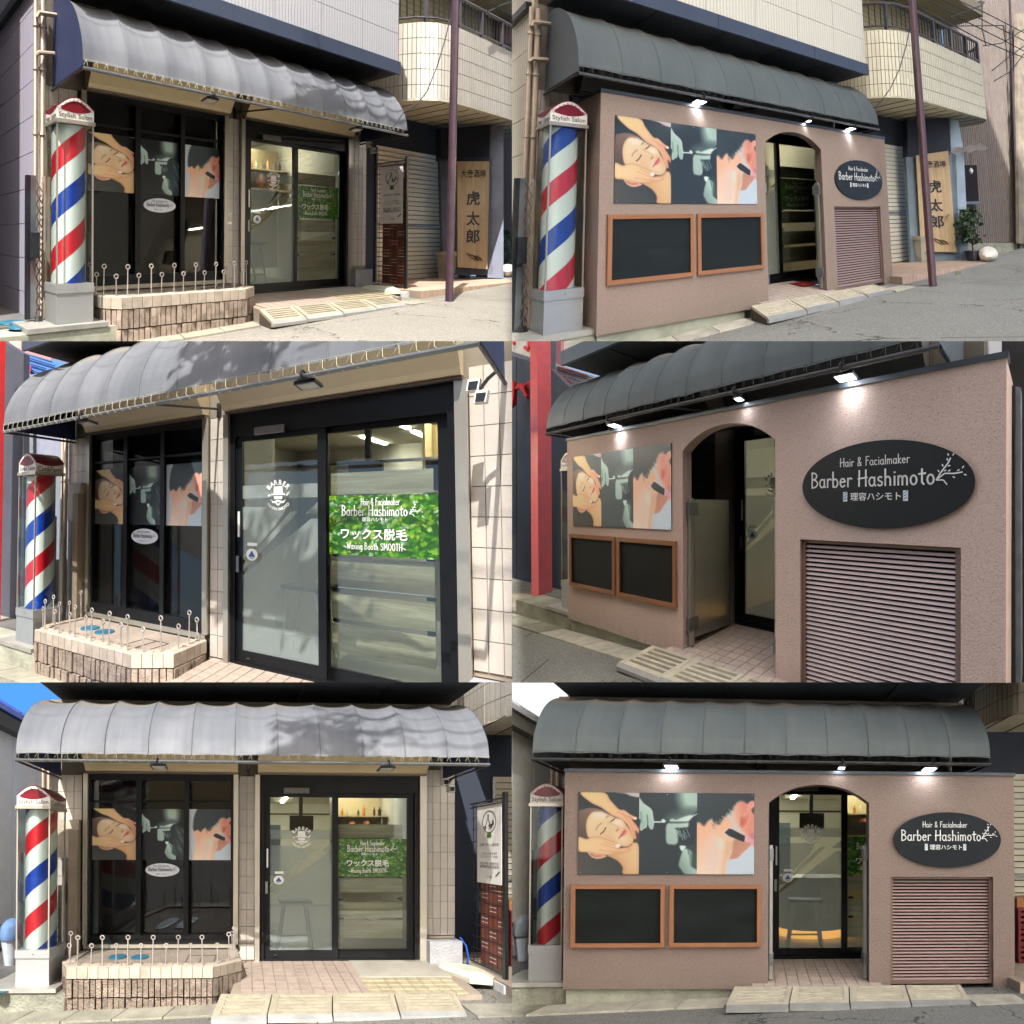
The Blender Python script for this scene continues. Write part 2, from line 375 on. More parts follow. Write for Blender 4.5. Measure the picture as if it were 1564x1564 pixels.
GL = {  # hand lettering drawn with a round pen: (advance, strokes)
 'H': (.62, [[(.08, 1), (.06, 0)], [(.5, 1.02), (.5, 0)], [(.0, .48), (.58, .55)]]),
 'B': (.56, [[(.08, 1), (.07, 0)], [(.04, 1)]+arc(.12, .78, .3, .23, 90, -80)+[(.1, .55)], [(.1, .54)]+arc(.12, .27, .36, .27, 85, -90)+[(.05, 0)]]),
 'F': (.46, [[(.08, 1), (.07, 0)], [(.06, .98), (.44, 1)], [(.06, .55), (.36, .58)]]),
 'W': (.75, [[(.04, 1), (.2, 0), (.36, .7), (.52, 0), (.7, 1)]]),
 'S': (.5, [arc(.25, .77, .19, .22, 30, 250)+arc(.23, .26, .2, .26, 80, -150)]),
 'M': (.72, [[(.06, 0), (.12, 1), (.34, .3), (.56, 1), (.64, 0)]]),
 'O': (.6, [arc(.3, .5, .24, .5, 90, 450, 16)]), 'T': (.52, [[(.02, .98), (.5, 1)], [(.26, 1), (.25, 0)]]),
 'a': (.46, [arc(.2, .27, .17, .27, 60, 330, 10), [(.37, .54), (.36, .1), (.44, 0)]]),
 'i': (.2, [[(.1, .54), (.1, 0)], [(.1, .76), (.105, .8)]]), 'r': (.34, [[(.08, .55), (.08, 0)], [(.08, .3)]+arc(.24, .36, .15, .18, 150, 50, 4)]),
 'b': (.46, [[(.07, 1), (.07, 0)], arc(.22, .26, .17, .27, 140, -150, 10)]), 'e': (.44, [[(.06, .3), (.38, .33)]+arc(.22, .27, .17, .27, 15, 320, 10)]),
 's': (.38, [arc(.2, .42, .13, .13, 40, 250, 6)+arc(.18, .14, .14, .14, 80, -150, 6)]), 'h': (.46, [[(.07, 1), (.07, 0)], [(.07, .3)]+arc(.22, .34, .15, .2, 170, 0, 6)+[(.37, 0)]]),
 'm': (.66, [[(.06, .55), (.06, 0)], [(.06, .32)]+arc(.18, .36, .12, .18, 170, 0, 5)+[(.3, 0)], [(.3, .32)]+arc(.43, .36, .13, .18, 170, 0, 5)+[(.56, 0)]]),
 'o': (.44, [arc(.21, .27, .17, .27, 90, 450, 12)]), 't': (.36, [[(.17, .88), (.17, .12), (.27, 0)], [(.0, .6), (.36, .63)]]),
 'c': (.4, [arc(.22, .27, .17, .27, 50, 310, 8)]), 'l': (.18, [[(.09, 1), (.08, 0)]]), 'k': (.4, [[(.07, 1), (.07, 0)], [(.34, .55), (.08, .25), (.36, 0)]]),
 'x': (.4, [[(.04, .55), (.34, 0)], [(.34, .55), (.04, 0)]]), 'n': (.44, [[(.07, .55), (.07, 0)], [(.07, .32)]+arc(.21, .34, .14, .2, 170, 0, 5)+[(.35, 0)]]),
 'g': (.44, [arc(.2, .27, .16, .27, 60, 330, 8), [(.36, .54), (.36, -.2)]+arc(.2, -.2, .16, .14, 0, -140, 5)]),
 '&': (.6, [[(.5, .0), (.14, .68)]+arc(.26, .8, .13, .17, 200, -20, 6)+[(.1, .3)]+arc(.22, .17, .15, .17, 150, 330, 6)+[(.48, .4)]]),
 ' ': (.3, []), '~': (.5, [arc(.13, .3, .12, .1, 180, 0, 5)+arc(.37, .3, .12, .1, 180, 360, 5)])}
def hand(mb, body, org, u, v, height, width=None, pen=.07):
    adv = sum(GL[c][0]+.06 for c in body); k = height; kx = (width/adv) if width else k*.9
    x = -adv*kx/2; u, v, org = [np.array(q, float) for q in (u, v, org)]; r = pen*height/2
    for c in body:
        a, st = GL[c]
        for s_ in st:
            P = [(x+px*kx, (py-.4)*k) for px, py in s_]
            for (x0, y0), (x1, y1) in zip(P[:-1], P[1:]):
                L = math.hypot(x1-x0, y1-y0)+1e-9; nx, ny = -(y1-y0)/L*r, (x1-x0)/L*r; ex, ey = (x1-x0)/L*r*.6, (y1-y0)/L*r*.6
                mb.quad(*[org+a_*u+b_*v for a_, b_ in ((x0-nx-ex, y0-ny-ey), (x1-nx+ex, y1-ny+ey), (x1+nx+ex, y1+ny+ey), (x0+nx-ex, y0+ny-ey))])
        x += (a+.06)*kx
    return mb
def twig(mb, org, u, v, k):
    """small leafy sprig beside the lettering"""
    u, v, org = [np.array(q, float) for q in (u, v, org)]
    def st(P, r):
        for (x0, y0), (x1, y1) in zip(P[:-1], P[1:]):
            L = math.hypot(x1-x0, y1-y0)+1e-9; nx, ny = -(y1-y0)/L*r, (x1-x0)/L*r
            mb.quad(*[org+a*k*u+b*k*v for a, b in ((x0-nx, y0-ny), (x1-nx, y1-ny), (x1+nx, y1+ny), (x0+nx, y0+ny))])
    st([(0, 0), (.18, .3), (.42, .62), (.5, .8)], .025); st([(.02, .02), (.3, .24), (.62, .22), (.9, .26)], .025); st([(0, 0), (.25, .0), (.38, -.18)], .022)
    for x, y, a in ((.12, .28, 120), (.25, .32, 20), (.25, .48, 110), (.38, .5, 10), (.4, .68, 100), (.56, .86, 60), (.44, .86, 110), (.4, .3, 30), (.55, .12, -30), (.7, .3, 30), (.88, .38, 60), (.92, .18, -20)):
        c_, s_ = cos(radians(a)), sin(radians(a)); q = [(0, 0), (.07, .03), (.13, 0), (.07, -.03)]
        mb.quad(*[org+(x+c_*p-s_*r)*k*u+(y+s_*p+c_*r)*k*v for p, r in q])
    return mb

# ------------------------------------------------------------------ printed pictures (ink values on a fine sheet)
def smooth(pts, k=5):
    P = np.array(pts, float); n = len(P); o = []
    for i in range(n):
        a, b, c, d = P[(i-1) % n], P[i], P[(i+1) % n], P[(i+2) % n]
        for j in range(k):
            t = j/k; o.append(.5*((2*b)+(-a+c)*t+(2*a-5*b+4*c-d)*t*t+(-a+3*b-3*c+d)*t**3))
    return np.array(o)
class Paint:
    def __init__(s, x0, y0, x1, y1, w_, h_, bgc):
        s.b = (x0, y0, x1, y1); s.w, s.h = w_, h_
        s.X, s.Y = np.meshgrid(np.linspace(x0, x1, w_), np.linspace(y0, y1, h_)); s.im = np.zeros((h_, w_, 3))+np.array(bgc, float)
    def dist(s, P):
        D = np.full(s.X.shape, 1e9); ins = np.zeros(s.X.shape, bool); n = len(P)
        for i in range(n):
            (x0, y0), (x1, y1) = P[i], P[(i+1) % n]; dx, dy = x1-x0, y1-y0
            t = np.clip(((s.X-x0)*dx+(s.Y-y0)*dy)/(dx*dx+dy*dy+1e-9), 0, 1); D = np.minimum(D, np.hypot(s.X-x0-t*dx, s.Y-y0-t*dy))
            c = ((y0 > s.Y) != (y1 > s.Y)) & (s.X < (x1-x0)*(s.Y-y0)/(y1-y0+1e-12)+x0); ins ^= c
        return np.where(ins, D, -D)
    def poly(s, pts, c1, soft=8, c2=None, g=None, edge=None, sm=True):
        P = smooth(pts) if sm else np.array(pts, float); d = s.dist(P); a = np.clip(d/soft*.5+.5, 0, 1)[..., None]
        col = np.zeros_like(s.im)+np.array(c1, float)
        if c2 is not None:
            gx, gy, gx2, gy2 = g; t = np.clip(((s.X-gx)*(gx2-gx)+(s.Y-gy)*(gy2-gy))/((gx2-gx)**2+(gy2-gy)**2), 0, 1)[..., None]; col = col*(1-t)+np.array(c2, float)*t
        if edge is not None:
            ec, ew = edge; t = np.exp(-np.maximum(d, 0)/ew)[..., None]*.75; col = col*(1-t)+np.array(ec, float)*t
        s.im = s.im*(1-a)+col*a
    def line(s, pts, c, w_, soft=6, k=1.):
        D = np.full(s.X.shape, 1e9)
        for (x0, y0), (x1, y1) in zip(pts[:-1], pts[1:]):
            dx, dy = x1-x0, y1-y0; t = np.clip(((s.X-x0)*dx+(s.Y-y0)*dy)/(dx*dx+dy*dy+1e-9), 0, 1); D = np.minimum(D, np.hypot(s.X-x0-t*dx, s.Y-y0-t*dy))
        a = np.clip((w_-D)/soft+.5, 0, 1)[..., None]*k; s.im = s.im*(1-a)+np.array(c, float)*a
    def done(s):
        r = np.random.RandomState(3); im = np.clip(s.im+r.normal(0, 1.5, s.im.shape[:2]+(1,)), 0, 255)/255.
        return np.where(im <= .04045, im/12.92, ((im+.055)/1.055)**2.4)
def pic_face(bk):
    p = Paint(47, 50, 1105, 1520, 110, 150, bk); sk, sk2, sh, hi = (238, 208, 160), (222, 176, 130), (196, 140, 104), (246, 234, 214)
    p.poly([(700, 50), (1105, 50), (1105, 130), (960, 110), (860, 70)], (206, 190, 190), 10)
    p.poly([(47, 700), (300, 1000), (700, 1150), (860, 1400), (830, 1520), (47, 1520)], (86, 84, 78), 30, (60, 66, 66), (47, 1520, 600, 1100))
    p.poly([(880, 700), (1105, 700), (1105, 1010), (960, 940)], (84, 66, 56), 20)
    p.poly([(47, 420), (120, 360), (250, 330), (400, 350), (500, 410), (300, 440), (240, 520), (220, 700), (270, 900), (150, 890), (47, 860)], (136, 110, 98), 10, (92, 76, 68), (250, 350, 120, 860))
    p.poly([(560, 1180), (780, 1100), (960, 1000), (1000, 950), (1105, 1020), (1105, 1520), (840, 1520), (820, 1400), (740, 1290), (620, 1220)], (236, 204, 156), 8, (222, 176, 126), (1105, 1050, 700, 1250), (sh, 30))
    p.poly([(180, 600), (220, 480), (300, 410), (420, 400), (560, 440), (700, 510), (800, 540), (880, 640), (960, 760), (1010, 860), (985, 960), (900, 1020), (780, 1010), (600, 960), (400, 900), (230, 870), (185, 750)], (240, 218, 178), 8, (228, 184, 140), (350, 450, 700, 980), (sk2, 35))
    p.poly([(300, 430), (450, 420), (530, 470), (430, 500), (330, 480)], hi, 60); p.poly([(640, 590), (740, 540), (830, 600), (780, 640), (680, 640)], hi, 60)
    p.poly([(690, 800), (830, 790), (930, 900), (860, 980), (740, 940)], (238, 214, 176), 90)
    p.line([(350, 720), (380, 660), (440, 610)], (176, 140, 110), 12, 30, .8); p.line([(530, 500), (560, 470)], (150, 140, 120), 14, 30, .8)
    p.line([(430, 800), (480, 760), (520, 690)], (70, 46, 40), 9, 14); p.line([(605, 575), (650, 545), (672, 520)], (70, 46, 40), 9, 14)
    p.line([(560, 590), (700, 650), (740, 690), (700, 740)], (206, 160, 118), 10, 40, .7); p.line([(715, 745), (740, 715)], (150, 100, 70), 7, 16)
    p.poly([(745, 885), (790, 790), (840, 715), (875, 720), (890, 760), (850, 820), (790, 850)], (232, 130, 132), 14, (214, 100, 110), (880, 720, 760, 880)); p.line([(752, 878), (810, 800), (862, 738)], (160, 70, 76), 5, 12)
    p.poly([(75, 50), (480, 50), (600, 190), (750, 350), (840, 365), (960, 450), (1060, 500), (1050, 540), (980, 530), (1060, 640), (1105, 720), (1095, 780), (1040, 740), (1055, 870), (1030, 890), (1000, 860), (920, 680), (860, 590), (760, 520), (660, 480), (590, 440), (430, 320), (250, 230)], (242, 214, 154), 7, (238, 180, 146), (300, 100, 950, 700), (sh, 16))
    for a in ([(840, 480), (930, 560), (1000, 720), (1030, 850)], [(800, 430), (960, 520), (1090, 760)], [(720, 400), (880, 470), (1010, 520)]): p.line(a, (204, 134, 104), 5, 16, .8)
    p.poly([(1000, 500), (1040, 495), (1060, 510), (1045, 535), (1010, 530)], (250, 224, 214), 12)
    p.poly([(210, 1130), (300, 1150), (450, 1170), (540, 1200), (440, 1240), (360, 1245), (270, 1210)], (226, 160, 130), 8, edge=((240, 200, 170), 20)); p.line([(260, 1160), (340, 1200), (440, 1190)], (170, 100, 80), 8, 18)
    p.poly([(47, 860), (180, 890), (300, 850), (430, 855), (560, 900), (720, 960), (775, 1010), (740, 1055), (900, 1040), (960, 1090), (880, 1130), (700, 1150), (560, 1180), (400, 1170), (200, 1130), (47, 1100)], (242, 212, 160), 7, (236, 190, 150), (100, 900, 850, 1100), (sh, 18))
    for a in ([(440, 980), (600, 1030), (720, 1060)], [(400, 1090), (600, 1110), (780, 1110)], [(500, 940), (620, 990), (690, 1000)]): p.line(a, (208, 146, 106), 5, 16, .8)
    p.poly([(700, 990), (750, 980), (780, 1015), (750, 1050), (705, 1040)], (250, 232, 222), 12); return p.done()
def pic_cut(bk):
    p = Paint(63, 13, 1350, 1573, 137, 162, bk); g, g2, d = (182, 208, 196), (216, 232, 226), (96, 116, 112)
    p.poly([(800, -20), (1160, -20), (1160, 360), (900, 370), (790, 250)], (172, 198, 184), 110); p.poly([(560, 500), (900, 380), (1100, 380), (1000, 560), (700, 600)], d, 90)
    p.poly([(50, 170), (140, 260), (280, 370), (310, 500), (325, 600), (310, 700), (280, 725), (240, 690), (215, 620), (200, 680), (150, 710), (100, 745), (75, 700), (90, 560), (50, 500)], g, 10, (156, 184, 172), (250, 350, 120, 700), (g2, 18))
    p.line([(205, 470), (215, 620), (200, 690)], (66, 92, 88), 8, 16); p.line([(90, 420), (110, 600)], (90, 120, 110), 10, 30, .7); p.line([(325, 590), (500, 588)], g2, 9, 8)
    p.poly([(450, 560), (490, 535), (530, 575), (500, 600)], g2, 12)
    p.poly([(600, 550), (660, 530), (720, 545), (900, 480), (1000, 470), (980, 560), (900, 590), (700, 600), (620, 590)], g, 14, g2, (600, 560, 980, 500))
    p.poly([(560, 620), (760, 610), (950, 590), (940, 670), (800, 690), (700, 700), (760, 760), (740, 850), (760, 900), (720, 980), (640, 990), (550, 960), (535, 800)], (164, 190, 180), 16, (186, 210, 200), (560, 960, 900, 620))
    p.poly([(940, 580), (1010, 500), (1095, 430), (1095, 1080), (1000, 1000), (860, 1000), (760, 930), (780, 850), (860, 760), (930, 700)], (40, 54, 62), 18)
    p.line([(560, 586), (950, 584)], (34, 50, 52), 7, 8); p.line([(600, 606), (900, 604)], (38, 54, 54), 6, 8)
    for i in range(16): x = 700+i*13; p.line([(x, 700+(i % 5)*26), (x+60-(i % 3)*18, 830+(i*37) % 90)], (190, 214, 204) if i % 2 else (60, 84, 82), 5, 10, .7)
    for i in range(7): p.line([(990+i*16, 500-i*9), (1020+i*14, 470-i*8)], g2, 4, 8)
    p.poly([(780, 1015), (890, 1020), (825, 1110)], (220, 240, 232), 12)
    p.poly([(830, 1110), (900, 1060), (1000, 1120), (1010, 1250), (1000, 1370), (1095, 1440), (1095, 1560), (900, 1530), (800, 1420), (765, 1330)], (184, 210, 200), 16, (142, 168, 158), (950, 1200, 790, 1300))
    for i in range(12): p.line([(900+i*16, 1000), (940+i*15, 1160+(i*53) % 120)], (60, 84, 80), 6, 14, .6)
    p.poly([(1010, 1150), (1095, 1080), (1200, 1420), (990, 1360)], (60, 86, 80), 40)
    p.poly([(1070, 470), (1180, 520), (1420, 760), (1420, 1640), (1180, 1500), (1100, 1250), (1030, 1000), (1080, 760)], (52, 66, 70), 30)
    for i in range(40): a = i*.16; x = 1110+(i*47) % 230; y = 560+(i*83) % 760; p.line([(x, y), (x+40+i % 7*8, y+60), (x+60, y+150)], (150, 172, 168) if i % 3 else (84, 100, 100), 5, 12, .55)
    return p.done()
def pic_neck(bk):
    p = Paint(-350, -40, 1130, 1535, 160, 165, (206, 214, 220)); hair = (58, 72, 78)
    p.poly([(-40, 1500), (20, 1200), (40, 900), (-30, 640), (300, 560), (620, 500), (760, 900), (620, 1260), (560, 1600), (-80, 1600)], (244, 190, 156), 30, (250, 226, 204), (150, 800, 420, 1500))
    p.poly([(560, 960), (760, 920), (700, 1120), (600, 1300), (560, 1518), (500, 1518), (540, 1200)], (230, 186, 150), 60)
    p.poly([(300, 900), (420, 860), (470, 1300), (330, 1500), (260, 1200)], (236, 210, 196), 110); p.poly([(440, 900), (540, 900), (540, 1080), (450, 1040)], (226, 226, 208), 50)
    p.poly([(760, 260), (1092, 200), (1092, 900), (1000, 880), (820, 700), (700, 500)], (238, 190, 162), 40, (232, 150, 130), (720, 500, 920, 450))
    p.poly([(740, 900), (940, 930), (1040, 980), (900, 1130), (780, 1240), (660, 1255), (700, 1120)], (196, 146, 122), 20, (216, 150, 126), (760, 1000, 900, 1150))
    p.poly([(1092, 1050), (1040, 1010), (900, 1130), (800, 1235), (650, 1255), (600, 1380), (575, 1600), (1180, 1600), (1180, 1030)], (206, 220, 232), 10, sm=False)
    p.poly([(-40, 420), (-10, 200), (60, 20), (200, -80), (1180, -80), (1180, 200), (980, 260), (880, 220), (780, 250), (680, 400), (560, 500), (480, 620), (420, 640), (360, 590), (330, 540), (260, 580), (190, 660), (100, 600), (0, 640), (-40, 560)], hair, 26, (50, 60, 66), (75, 90, 500, 600))
    p.poly([(990, 260), (1040, 215), (1092, 225), (1092, 300), (1050, 360), (1030, 480), (990, 600), (900, 710), (850, 690), (830, 620), (880, 500), (960, 400)], (242, 160, 140), 14, (222, 120, 100), (1020, 300, 900, 620), ((248, 190, 172), 24))
    p.poly([(850, 520), (900, 520), (900, 600), (860, 640)], (190, 104, 84), 40); p.poly([(1040, 380), (1092, 330), (1092, 450)], (90, 84, 76), 16)
    for i in range(34):
        x = 330+(i*61) % 420; y = 620-(x-330)*.85+(i*37) % 90; p.line([(x, y), (x+34, y+42)], (220, 232, 226) if i % 2 else (60, 60, 54), 4.5, 8, .75)
    p.poly([(560, 760), (640, 690), (700, 700), (960, 830), (1020, 870), (1100, 900), (1092, 1030), (1010, 960), (900, 940), (760, 890), (560, 820)], (236, 210, 204), 14, (232, 160, 170), (700, 750, 1092, 950))
    p.poly([(560, 780), (640, 705), (700, 720), (930, 840), (915, 945), (820, 915), (640, 840)], (40, 58, 64), 8, (30, 44, 50), (640, 720, 700, 880), sm=False)
    p.poly([(1000, 800), (1092, 790), (1092, 880), (1040, 880)], (216, 130, 138), 20)
    return p.done()
PICS = {}
def pic(kind, bk):
    k = (kind, bk)
    if k not in PICS: PICS[k] = {'face': pic_face, 'cut': pic_cut, 'neck': pic_neck}[kind](bk)
    return PICS[k]
def print_sheet(kind, bk, s0, s1, h0, h1, d, u0=0., u1=1., v0=0., v1=1., step=1):
    im = pic(kind, bk); H, W_ = im.shape[:2]; xs = np.arange(int(u0*(W_-1)), int(u1*(W_-1))+1, step); ys = np.arange(int(v0*(H-1)), int(v1*(H-1))+1, step)
    mb = MB(); nu, nv = len(xs)-1, len(ys)-1
    mb.grid(lambda a, b: (s0+(s1-s0)*a, h1-(h1-h0)*b, d), nu, nv); mb.f = [f[::-1] for f in mb.f]
    mb.col = np.concatenate([im[np.ix_(ys, xs)].reshape(-1, 3), np.ones((len(xs)*len(ys), 1))], 1); return mb

# ------------------------------------------------------------------ shared materials
black_al = lambda: plain('black_aluminium', (17, 18, 20), .45, 0, .1, spec=.25)
steel = lambda: plain('brushed_steel', (190, 184, 170), .38, .7, .05, 2., stretch=(3, .6, 3))
galv = lambda: plain('grey_galvanised', (138, 142, 144), .42, .75, .15)
darkmet = lambda: plain('dark_metal', (44, 46, 50), .45, .4, .12)
conc = lambda: plain('concrete', (150, 146, 132), .9, 0, .3, 3., .5, 40)
conc2 = lambda: plain('mossy_concrete', (148, 148, 132), .92, 0, .38, 4., .6, 30)
kerbm = lambda: plain('kerb_stone', (148, 144, 128) if S.before else (190, 186, 170), .9, 0, .26, 5., .5, 60)
tilem = lambda: plain('cream_tile', (186, 178, 168), .38, 0, .12, 3., .12, 30, coat=.1)
grout = lambda: plain('grout', (150, 136, 120), .9, 0, .2)
pinkt = lambda: plain('pink_floor_tile', (160, 144, 132) if S.before else (200, 182, 170), .6, 0, .16, 9, .2, 60)
yelt = lambda: plain('buff_floor_tile', (166, 154, 126), .6, 0, .2, 9, .2, 60)
beige = lambda: plain('beige_paint', (204, 188, 152), .45, 0, .06)
white = lambda: plain('white_print', (238, 238, 234), .4, 0, .03)
inkdk = lambda: plain('dark_ink', (22, 22, 24), .5, 0, .05)
fascia = lambda: plain('slate_blue_paint', (62, 70, 88) if S.i != 4 else (92, 104, 118), .5, 0, .12)  # paler copy in one view stands in for its missing light
soffit = lambda: plain('black_soffit_board', (24, 27, 36) if S.before else (54, 63, 74), .7, 0, .2)  # paler tone in the after views paints haze over the black board
maroon = lambda: plain('maroon_paint', (88, 62, 68) if not S.before else (66, 46, 56), .45, 0, .22, 5, .15)
redp = lambda: plain('red_paint', (196, 34, 38), .45, 0, .12)
slate = lambda: plain('slate_wall', (78, 84, 96), .85, 0, .16, 3, .3, 60)
lpip = lambda: plain('beige_pipe', (176, 160, 142), .45, 0, .12)
brownm = lambda: plain('mauve_brown_metal', (128, 104, 94), .5, .1, .1)
slatm = lambda: plain('pale_mauve_slat', (214, 194, 190) if S.i == 4 else (176, 150, 144), .42, .1, .08)  # paler slats in one view offset the weaker light there

def ABM():   # upper facade boards
    return m_ribbed('white_boards', (168, 167, 170), (192, 190, 192), 60) if S.before else m_ribbed('cream_boards', (198, 194, 182), (222, 218, 204), 60)

# ------------------------------------------------------------------ shop shell shared by the six views
PROF = [(.905, 2.37), (.893, 2.48), (.872, 2.58), (.80, 2.74), (.69, 2.90), (.55, 3.03), (.36, 3.14), (.18, 3.19), (.03, 3.20)]
def prof(t):
    x = t*(len(PROF)-1); i = min(int(x), len(PROF)-2); f = x-i; P = [np.array(PROF[max(0, min(len(PROF)-1, k))]) for k in (i-1, i, i+1, i+2)]
    a, b, c, d = P; return .5*((2*b)+(-a+c)*f+(2*a-5*b+4*c-d)*f*f+(-a+3*b-3*c+d)*f**3)
def shell():
    bld = thing('shop_building', (2.9, -.3, -1.5), 'barber shop building with white upper wall over a dark fascia, '+S.ph, 'building', 'the barber shop seen in six views')
    R = random.Random(S.i)
    # upper storey
    for r_ in range(4):
        h0 = 3.46+r_*.44+.004
        for c_ in range(6):
            s0 = .49+c_*.826
            mb = MB(); mb.box(s0+.003, s0+.823, h0, h0+.433, .62, .665); mk('wall_board', mb, ABM(), bld)
    mb = MB(); mb.box(.5, 5.44, 3.46, 5.3, -.6, .62); mk('upper_wall', mb, grout(), bld)
    mb = MB(); mb.box(.49, 5.45, 3.27, 3.46, .67, .71)
    for s_ in (2.3, 4.1): mb.box(s_, s_+.006, 3.27, 3.46, .71, .714)
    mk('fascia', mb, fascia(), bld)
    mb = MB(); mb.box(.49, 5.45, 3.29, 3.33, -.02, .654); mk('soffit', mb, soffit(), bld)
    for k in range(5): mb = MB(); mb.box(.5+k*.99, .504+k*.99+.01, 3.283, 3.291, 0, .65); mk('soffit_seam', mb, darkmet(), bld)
    # wall behind the awning
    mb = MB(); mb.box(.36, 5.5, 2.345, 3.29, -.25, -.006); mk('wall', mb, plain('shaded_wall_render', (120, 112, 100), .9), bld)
    mb = MB(); mb.box(5.42, 5.5, -.2, 5.3, -3, -.25); mb.box(.36, .44, -.2, 5.3, -3, -.25); mk('side_wall', mb, tilem(), bld)
    # slanted shutter housings over window and door
    for a, b in ((.84, 2.72), (2.97, 5.1)):
        mb = MB(); mb.prism([(a, 2.375, 0), (a, 2.375, .10), (a, 2.42, .12), (a, 2.72, .34), (a, 2.85, .34), (a, 2.85, 0)], (b-a, 0, 0)); mk('shutter_housing', mb, beige() if S.before else plain('grey_housing', (92, 86, 78), .6), bld)
        mb = MB(); mb.box(a, b, 2.352, 2.37, 0, .07); mk('drip_rail', mb, plain('rail_taupe', (120, 108, 100), .4, .3), bld)
    return bld
def tiles(bld, s0, n, wd, h0, h1, d=.0):
    th = .212; k = 0
    mb = MB(); mb.box(s0, s0+n*wd, h0, h1, -.2, d-.006); mk('tile_backing', mb, grout(), bld)
    y = h1
    while y-th > h0-.02:
        for c_ in range(n):
            piece('tile', 'tile%.3f' % wd, lambda m: m.box(.003, wd-.003, .003, th-.003, -.01, .004), tilem(), bld, (s0+c_*wd, y-th, d))
        y -= th
def awning():
    g = 'curved cloth awnings over the shop front'
    col = 'sunlit grey' if S.before else 'dull slate grey'
    t = thing('awning', (2.9, 2.3, .5), 'long '+col+' barrel awning with dark laced edge, '+S.ph, 'awning', g)
    N_ = 11; s0, s1 = .495, 5.36; wd = (s1-s0)/N_; R = random.Random(5)
    amp = [R.uniform(.8, 1.3) for _ in range(N_)]
    def fn(u, v):
        x = u*N_; i = min(int(x), N_-1); f = x-i; d, h = prof(v); p2 = prof(min(1, v+.02)); p1 = prof(max(0, v-.02)); tx, ty = p2-p1; L = math.hypot(tx, ty)+1e-9
        nx, ny = ty/L, -tx/L     # outward
        sag = -(.032 if S.before else .02)*amp[i]*(1-abs(2*f-1)**2.2)*(.25+.75*min(1, v*2.2))
        sag += .0012*sin(f*7+v*5+i*2)
        hem = -.012*sin(pi*f) if v < .001 else 0
        return (s0+(s1-s0)*u, h+ny*sag*(-1 if ny < 0 else 1)+hem*-1, d+nx*sag*(1 if nx > 0 else 1))
    mb = MB(); mb.grid(fn, N_*10, 30)
    m_ = m_awning('awning_cloth_dry', (90, 93, 99), (113, 115, 119)) if S.before else m_awning('awning_cloth_slate', *(((108, 115, 112), (122, 129, 125)) if S.i == 4 else ((84, 91, 92), (96, 103, 103))))
    mk('cloth', mb, m_, t, smooth=True)
    edges = [tuple(prof(k/16)) for k in range(17)]
    for s_ in (s0, s1):
        pts = [(s_, h, d) for d, h in edges]+[(s_, 2.32, 0), (s_, 2.33, .9)]
        mb = MB(); mb.prism(pts, (.004 if s_ < 1 else -.004, 0, 0)); mk('end_cloth', mb, plain('navy_end_cloth', (36, 48, 84) if S.before else (88, 94, 98), .6, 0, .15), t)
        mb = MB(); mb.tube([(s_, 2.3, .9), (s_, 2.29, 0)], .014); mk('side_rail', mb, darkmet(), t, smooth=True)
    mb = MB(); mb.tube([(s0, 2.305, .905), (s1, 2.30, .91)], .017, 10); mk('front_rail', mb, galv() if S.before else plain('grey_rail', (96, 98, 100), .4, .6), t, smooth=True)
    # seams over the hoops
    for k in range(1, N_):
        mb = MB(); x = s0+wd*k; mb.tube([(x, h+.002, d+.002) for d, h in edges], .0045 if S.before else .0022, 5, False); mk('seam', mb, m_, t, smooth=True)
    # rope lacing between hem and rail
    mb = MB(); x = s0+.03; k = 0; rp = plain('pale_rope', (170, 164, 140) if S.before else (70, 70, 66), .8)
    while x < s1-.05:
        mb.tube([(x, 2.385, .912), (x+.006, 2.325, .925), (x+.05, 2.283, .92)], .0019, 4, False); mb.tube([(x, 2.385, .912), (x-.03, 2.33, .92)], .0017, 4, False); x += .098
    mb.tube([(s0, 2.388, .912), (s1, 2.384, .914)], .002, 4, False); o = mk('rope_lacing', mb, rp, t)
    if o: o['kind'] = 'stuff'
    for s_ in (2.85,):
        mb = MB(); mb.tube([(s_, 2.31, .9), (s_+.0, 2.42, .03)], .012, 6); mb.box(s_-.02, s_+.02, 2.34, 2.48, -.002, .02); mk('strut', mb, darkmet(), t)
    return t
